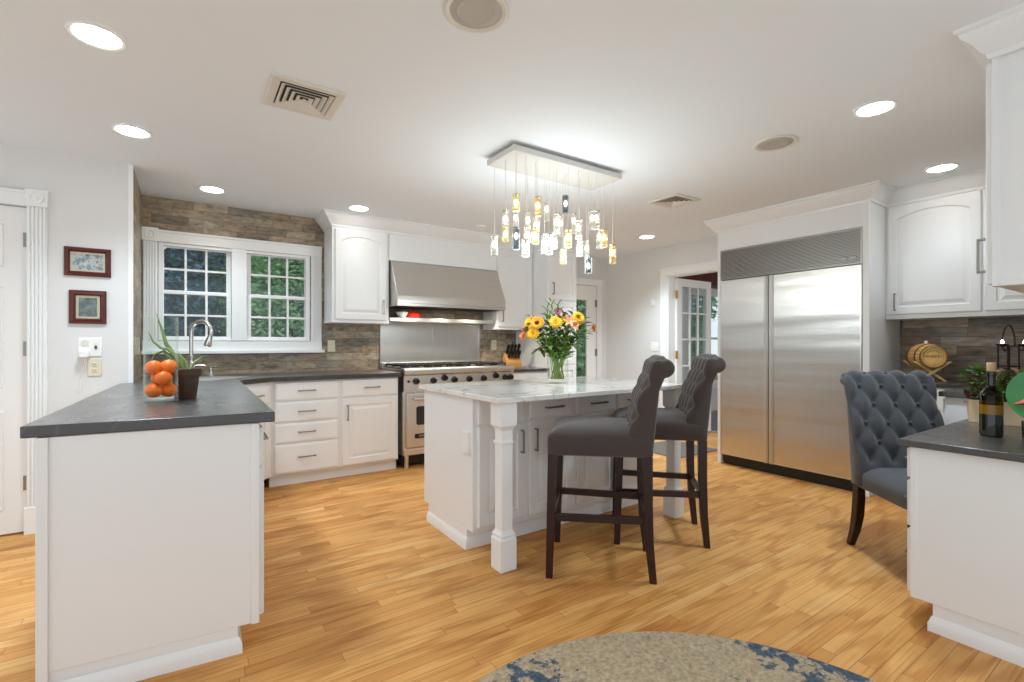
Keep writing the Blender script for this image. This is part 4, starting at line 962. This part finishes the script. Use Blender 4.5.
# ------------------------------------------------------------ flowers on the island
BX, BY, BZ = 2.21, 2.69, .92
o = MB().shell([(.001,0), (.072,0), (.075,.004), (.076,.205), (.0725,.205), (.071,.022), (.001,.02)], 36).build('glass_flower_vase', M['glass'], None, loc=(BX, BY, BZ)); tag(o, 'clear glass vase of mixed flowers on the white island top', 'vase')
Rv = Vector((.829, -.559, 0)); Dv = Vector((.559, .829, 0))
rf = random.Random(11)
def head_at(a, b, z): return Rv*a + Dv*b + Vector((0, 0, z-BZ))
def stem_pts(a, b, z):
    h = head_at(a, b, z); f = Vector((rf.uniform(-.05,.05)-h.x*.08, rf.uniform(-.05,.05)-h.y*.08, .028)); l = f.to_2d().length
    if l > .05: f.x *= .05/l; f.y *= .05/l
    rim = Vector((h.x*.3+rf.uniform(-.02,.02), h.y*.3+rf.uniform(-.02,.02), .20)); l = rim.to_2d().length
    if l > .058: rim.x *= .058/l; rim.y *= .058/l
    P = []
    for k in range(9):
        u = k/8; P.append(f.lerp(rim, u*2) if u < .5 else rim.lerp(h, u*2-1)+Vector((0,0,.03*math.sin(PI*(u*2-1)))))
    return P, h
def leaf_quad(m, p, d, up, L, w):
    d = d.normalized(); s = d.cross(up).normalized(); n = s.cross(d).normalized(); vs = []; fs = []
    for k in range(6):
        u = k/5; ww = w*math.sin(PI*min(.999, u*.93+.05))**.8; c = p+d*L*u+n*(-.25*L*u*u)
        vs += [c-s*ww+n*ww*.35, c, c+s*ww+n*ww*.35]
    for k in range(5):
        a = 3*k; fs += [(a, a+1, a+4, a+3), (a+1, a+2, a+5, a+4)]
    m.add(vs, fs)
def petals(m, c, ax, rings):
    ax = ax.normalized(); t1 = ax.cross(Vector((.3,.2,1) if abs(ax.z) < .9 else (1,0,0))).normalized(); t2 = ax.cross(t1)
    for n, r0, r1, w, tilt, off in rings:
        for k in range(n):
            a = 2*PI*k/n+off; d = (t1*math.cos(a)+t2*math.sin(a)); sd = ax.cross(d); vs = []; fs = []
            for q in range(5):
                u = q/4; ww = w*math.sin(PI*min(.98, u*.85+.12)); cc = c+d*(r0+(r1-r0)*u*math.cos(tilt))+ax*((r1-r0)*u*math.sin(tilt)-.15*(r1-r0)*u*u)
                vs += [cc-sd*ww+ax*ww*.3, cc, cc+sd*ww+ax*ww*.3]
            for q in range(4): b = 3*q; fs += [(b, b+1, b+4, b+3), (b+1, b+2, b+5, b+4)]
            m.add(vs, fs)
def flower(name, label, cat, a, b, z, mat, rings, core=None, leaves=3, ax=None):
    t = thing(name, label, cat, (BX, BY, BZ), 0, 'flowers in the glass vase'); P, h = stem_pts(a, b, z)
    MB().tube(P, .0028, 7).build('stem', M['stem'], t)
    ax = ax or (Vector((0,0,.5))-Dv*.9+Rv*a*2)
    m = MB(); petals(m, h, ax, rings); m.build('petals', M[mat], t, ang=2)
    if core:
        c = MB(); an = ax.normalized(); c.ball(tuple(h+an*.004), core[0], 12, 6, (1,1,.8)); c.build('flower_heart', M[core[1]], t)
    m = MB()
    for k in range(leaves):
        i = 5+k % 3; d = Vector((rf.uniform(-1,1), rf.uniform(-1,1), rf.uniform(.1,.8))); leaf_quad(m, P[i], d, Vector((0,0,1)), rf.uniform(.05,.085), rf.uniform(.009,.015))
    if leaves: m.build('leaves', M['leaf'], t, ang=2)
DA = [(16,.012,.058,.012,.25,0),(14,.012,.05,.012,.5,.2)]
MUM = [(16,.004,.054,.010,.15,0),(14,.004,.043,.010,.5,.15),(12,.003,.028,.007,.9,.3),(8,.002,.018,.006,1.2,.1)]
ROSE = [(6,.002,.036,.017,.5,0),(6,.002,.030,.015,.85,.5),(5,.001,.022,.012,1.15,.2),(4,.001,.014,.009,1.4,.6)]
LILY = [(6,.002,.06,.011,.45,0)]
flower('gold_daisy', 'golden daisy with a dark heart at the left of the island bouquet', 'flower', -.15, -.05, 1.35, 'petal_gold', DA, (.017,'flower_core'))
flower('gold_daisy', 'smaller yellow daisy behind the golden one at far left of the bouquet', 'flower', -.19, .02, 1.35, 'petal_yellow', DA, (.012,'flower_core'))
flower('yellow_chrysanthemum', 'big full yellow bloom in the middle of the island bouquet', 'flower', -.02, -.07, 1.355, 'petal_yellow', MUM)
flower('yellow_chrysanthemum', 'yellow bloom just behind the big middle one in the bouquet', 'flower', .02, .03, 1.37, 'petal_yellow', MUM)
flower('yellow_chrysanthemum', 'small yellow bloom high at the right of the island bouquet', 'flower', .15, .0, 1.39, 'petal_yellow', MUM)
flower('yellow_chrysanthemum', 'low yellow green bloom under the golden daisy', 'flower', -.18, -.06, 1.275, 'petal_yellow', MUM)
flower('peach_rose', 'peach bloom drooping lowest at the far left of the bouquet', 'flower', -.245, -.03, 1.255, 'petal_peach', ROSE)
flower('peach_rose', 'peach bloom above the lowest one at the left of the bouquet', 'flower', -.225, .02, 1.305, 'petal_peach', ROSE)
flower('peach_rose', 'peach bloom reaching out alone at the far right of the bouquet', 'flower', .25, -.02, 1.315, 'petal_peach', ROSE, ax=Vector((.2,-.9,.1)))
flower('peach_lily', 'peach star shaped bloom right of the big yellow one', 'flower', .075, -.05, 1.36, 'petal_peach', LILY, (.006,'petal_gold'))
flower('peach_lily', 'second peach star shaped bloom, lower right in the bouquet', 'flower', .115, -.02, 1.335, 'petal_peach', LILY, (.006,'petal_gold'))
flower('mauve_bloom', 'small mauve bloom at the top of the island bouquet', 'flower', .0, .0, 1.43, 'petal_pink', ROSE)
def sprig(label, a, b, z, mat, n, L, w, u0=.4, spread=1.0):
    t = thing('green_sprig', label, 'foliage', (BX, BY, BZ), 0, 'foliage in the glass vase'); P, h = stem_pts(a, b, z)
    MB().tube(P, [.0032]*5+[.0026,.0022,.0017,.001], 6).build('stem', M['stem'] if mat != 'leaf_red' else M['leaf_dark'], t); m = MB()
    for k in range(n):
        u = u0+(1-u0)*k/(n-1); f = u*8; i = min(7, int(f)); p = P[i].lerp(P[i+1], f-i); d0 = (P[i+1]-P[i]).normalized(); sd = Vector((math.cos(2.4*k), math.sin(2.4*k), 0))
        leaf_quad(m, p, d0*.8+sd*spread, Vector((0,0,1)) if abs(d0.z) < .95 else Vector((.2,.3,1)), L*rf.uniform(.75,1.15), w)
    m.build('leaves', M[mat], t, ang=2)
sprig('tall feathery green sprig standing highest in the bouquet', -.045, .0, 1.50, 'leaf', 26, .06, .005, .5, .45)
sprig('second tall feathery sprig just right of the highest', .005, .03, 1.48, 'leaf', 24, .06, .005, .5, .45)
sprig('third feathery sprig at the left of the tallest two', -.075, .02, 1.45, 'leaf', 24, .06, .005, .5, .45)
sprig('leafy sprig spreading left under the daisies', -.17, .0, 1.26, 'leaf', 14, .075, .014)
sprig('leafy sprig drooping at the lower left of the bouquet', -.13, -.05, 1.16, 'leaf_dark', 12, .085, .016, .5)
sprig('broad leaved sprig reaching right in the bouquet', .19, .0, 1.34, 'leaf_dark', 16, .08, .016)
sprig('dark leafy sprig low at the right of the bouquet', .15, -.04, 1.24, 'leaf_dark', 14, .075, .015)
sprig('dark leafy sprig in the middle under the yellow bloom', .02, -.05, 1.27, 'leaf_dark', 16, .075, .015)
sprig('bushy sprig behind the middle of the bouquet', -.05, .06, 1.33, 'leaf', 18, .07, .014)
sprig('bushy sprig left of the middle of the bouquet', -.09, -.04, 1.30, 'leaf_dark', 18, .07, .014)
sprig('light green sprig right of the middle of the bouquet', .10, .05, 1.36, 'leaf', 18, .07, .013)
sprig('leafy sprig rising between the golden daisy and the big yellow bloom', -.085, -.02, 1.40, 'leaf', 18, .075, .014, .5)
sprig('leafy sprig rising just right of the big yellow bloom', .045, .02, 1.42, 'leaf_dark', 18, .075, .014, .5)
sprig('leafy sprig rising beside the high small yellow bloom', .12, .03, 1.40, 'leaf_dark', 18, .08, .015, .5)
sprig('leafy sprig fanning out below the far right peach bloom', .21, -.04, 1.28, 'leaf', 16, .08, .016, .45)
sprig('leafy sprig fanning out above the low peach blooms', -.22, -.01, 1.31, 'leaf_dark', 16, .075, .015, .5)
sprig('broad leafed sprig filling the left heart of the bouquet', -.11, -.08, 1.24, 'leaf', 16, .085, .019)
sprig('broad leafed sprig filling the right heart of the bouquet', .07, -.08, 1.25, 'leaf', 16, .085, .018)
sprig('pale sprig spreading just over the vase rim at the left', -.09, -.09, 1.19, 'leaf', 12, .08, .016, .45)
sprig('pale sprig spreading just over the vase rim at the right', .10, -.07, 1.19, 'leaf', 12, .07, .014, .45)
sprig('leafy sprig standing behind the far right peach bloom', .20, .05, 1.38, 'leaf', 16, .075, .015)
sprig('leafy sprig standing behind the far left daisy', -.20, .05, 1.33, 'leaf', 16, .075, .015)
sprig('reddish leaved twig at the upper left of the bouquet', -.19, .04, 1.40, 'leaf_red', 10, .05, .012, .7)
sprig('reddish leaved twig at the upper right of the bouquet', .08, .05, 1.41, 'leaf_red', 10, .05, .010, .7)

# ------------------------------------------------------------ right corner: barrel, candle stand, decanter
t = thing('wooden_barrel', 'small oak barrel lying on a crossed wooden stand on the corner worktop', 'barrel', (4.74, 1.30, .92), -53)
prof = [(-.125,.078),(-.118,.083),(-.08,.095),(-.03,.103),(.03,.103),(.08,.095),(.118,.083),(.125,.078)]
BM = Matrix.Translation((0, 0, .182)) @ Matrix.Rotation(R(90), 4, 'X')
MB(BM).lathe([(.001,-.112),(.074,-.112)]+[(r, y) for y, r in prof]+[(.074,.125),(.074,.112),(.001,.112)], 36).build('staves', M['barrel_wood'], t, ang=.5)
for y, r in ((-.112,.0865),(-.06,.1005),(.06,.1005),(.112,.0865)): MB(BM).shell([(r-.004, y-.009), (r, y-.009), (r, y+.009), (r-.004, y+.009)], 36).build('hoop', M['hoop'], t)
hd = MB(BM).lathe([(.001,.1122),(.0735,.1122),(.0735,.1145),(.001,.1145)], 36).build('head', M['barrel_head'], t)
text_part('lettering', 'WHISKEY', .026, M['burn'], hd, (0, -.1147, .186), (R(90), 0, 0))
m = MB(BM)
for k in range(11):
    a = R(40+10*k); m.box(.048*math.cos(a)-.0025, .048*math.sin(a)-.0025, .1143, .048*math.cos(a)+.0025, .048*math.sin(a)+.0025, .1152)
for k in range(24):
    a = 2*PI*k/24
m.shell([(.062,.1143),(.0635,.1143),(.0635,.115),(.062,.115)], 36); m.build('ring_mark', M['burn'], hd)
MB().cyl((0, -.112, .135), (0, -.14, .132), .008, n=12).cyl((0, -.13, .12), (0, -.13, .15), .004, n=8).build('spigot', M['light_wood'], t)
MB().cyl((0, 0, .28), (0, 0, .305), .013, .01, 12).build('bung', M['porcelain'], t)
m = MB()
for y in (-.09, .09):
    for s in (-1, 1):
        m.loops([[(s*x+sx*.011, y+s*.012+sy*.009, z) for sx, sy in ((-1,-1),(1,-1),(1,1),(-1,1))] for x, z in ((-.105,.148),(.085,.0))])
m.cyl((0, -.1, .068), (0, .1, .068), .007, n=8); m.build('cross_stand', M['light_wood'], t)

t = thing('candle_stand', 'black iron stand with two glowing tealight cups on the corner worktop', 'candle holder', (4.30, .77, .92), -34)
m = MB()
for x in (-.035, .035):
    for y in (-.03, .03): m.cyl((x, y, 0), (x, y, .27), .0045, n=8)
for z in (.02, .14, .268): m.box(-.04, -.035, z-.004, .04, -.027, z+.004).box(-.04, .027, z-.004, .04, .035, z+.004).box(-.04, -.03, z-.004, -.032, .03, z+.004).box(.032, -.03, z-.004, .04, .03, z+.004)
m.build('frame', M['iron'], t)
MB().tube([(.035*math.cos(PI*k/10)*1.2, 0, .27+.13*math.sin(PI*k/10)) for k in range(11)], .005, 8).build('arch', M['iron'], t)
for x, l in ((-.075, 0), (.065, 1)):
    c = MB().tube([(x*.45, -.03, .25), (x*.8, -.035, .235), (x, -.035, .262)], .004, 8).lathe([(.001,.262),(.012,.263),(.034,.278),(.034,.281),(.012,.268),(.001,.267)], 20, (x, -.035, 0)).build('cup', M['iron'], t)
    k = MB().cyl((x, -.035, .268), (x, -.035, .283), .018, n=16).build('tealight', M['porcelain'], c)
    MB().lathe([(.001,.283),(.007,.286),(.008,.292),(.004,.302),(.001,.308)], 10, (x, -.035, 0)).build('flame', M['flame'], c)
o = MB().shell([(.001,0),(.05,0),(.055,.01),(.055,.05),(.03,.12),(.016,.19),(.014,.34),(.022,.36),(.019,.36),(.011,.335),(.013,.19),(.026,.12),(.05,.05),(.05,.014),(.001,.012)], 28).build('glass_decanter', M['glass'], None, loc=(4.42, .665, .92)); tag(o, 'tall clear glass decanter behind the black iron candle stand', 'decanter')

# ------------------------------------------------------------ on the desk
t = thing('oil_bottle', 'dark green glass bottle with cork on the black desk top', 'bottle', (2.975, .587, .791))
MB().lathe([(.001,0),(.036,0),(.0395,.005),(.0395,.098),(.001,.098)], 30).build('body', M['bottle_glass'], t)
MB().lathe([(.001,.098),(.0395,.098),(.0395,.140),(.001,.140)], 30).build('oil_layer', M['oil_gold'], t)
MB().lathe([(.0395,.140),(.0395,.175),(.036,.192),(.022,.208),(.0165,.222),(.0165,.225)], 30).build('shoulder', M['bottle_upper'], t)
MB().lathe([(.001,.222),(.0165,.222),(.015,.25),(.0155,.268),(.018,.27),(.018,.284),(.0155,.287),(.001,.287)], 24).build('neck', M['bottle_glass'], t)
MB().lathe([(.001,.284),(.013,.284),(.015,.29),(.0165,.322),(.015,.326),(.001,.326)], 18).build('cork', M['cork'], t)
t = thing('herb_planter', 'tan planter box of herbs and reddish leaves on the desk behind the bottle', 'planter', (3.46, .63, .791))
MB().loops([[(-.06*s, -.14*s, z), (.06*s, -.14*s, z), (.06*s, .14*s, z), (-.06*s, .14*s, z)] for s, z in ((.92,0),(1,.118),(.93,.118),(.91,.095))]).build('box', M['planter'], t, .003)
MB().box(-.054, -.127, .085, .054, .127, .1).build('soil', M['soil'], t)
for mat, nm, n in (('leaf', 'green_leaves', 120), ('leaf_dark', 'dark_leaves', 60), ('leaf_red', 'reddish_leaves', 75)):
    m = MB()
    for k in range(n):
        p = Vector((rf.uniform(-.05,.05), rf.uniform(-.13,.14), .1+rf.uniform(0,.16))); d = Vector((rf.uniform(-1,1)+p.x*6, rf.uniform(-1,1)+p.y*5, rf.uniform(.0,1.1)))
        leaf_quad(m, p, d, Vector((.1,.2,1)), rf.uniform(.05,.085), rf.uniform(.009,.016))
    m.build(nm, M[mat], t, ang=2)
t = thing('decorative_plate', 'round green plate with a red shape standing on a black wire easel', 'plate', (3.07, .432, .791), -81)
PMx = Matrix.Translation((0, 0, .185)) @ Matrix.Rotation(R(-14), 4, 'X') @ Matrix.Rotation(R(90), 4, 'X')
MB(PMx).lathe([(.001,-.006),(.06,-.006),(.085,.0),(.125,.010),(.125,.013),(.083,.004),(.058,-.001),(.001,-.001)], 48).build('disc', M['plate_green'], t)
m = MB(PMx); pts = [(-.10,-.045),(-.055,-.03),(-.01,.0),(.04,.035),(.085,.055)]
m.loops([[(x-w_*.5, y-w_, .0), (x+w_*.5, y-w_*.2, .018), (x+w_*.1, y+w_, .0)] for (x, y), w_ in zip(pts, (.007,.021,.03,.028,.010))]); m.build('painted_shape', M['red'], t)
m = MB()
for s in (-1, 1):
    m.tube([(s*.07, -.085, .012), (s*.07, -.06, .006), (s*.06, .02, .055), (s*.045, .045, .17), (s*.02, .05, .22)], .004, 8); m.tube([(s*.06, .02, .055), (s*.065, .085, .004)], .004, 8); m.tube([(s*.07, -.06, .006), (s*.072, -.055, .06), (s*.072, -.05, .075)], .004, 8)
m.tube([(-.06, .02, .055), (.06, .02, .055)], .004, 8); m.tube([(-.02, .05, .22), (.02, .05, .22)], .004, 8); m.build('easel', M['iron'], t)
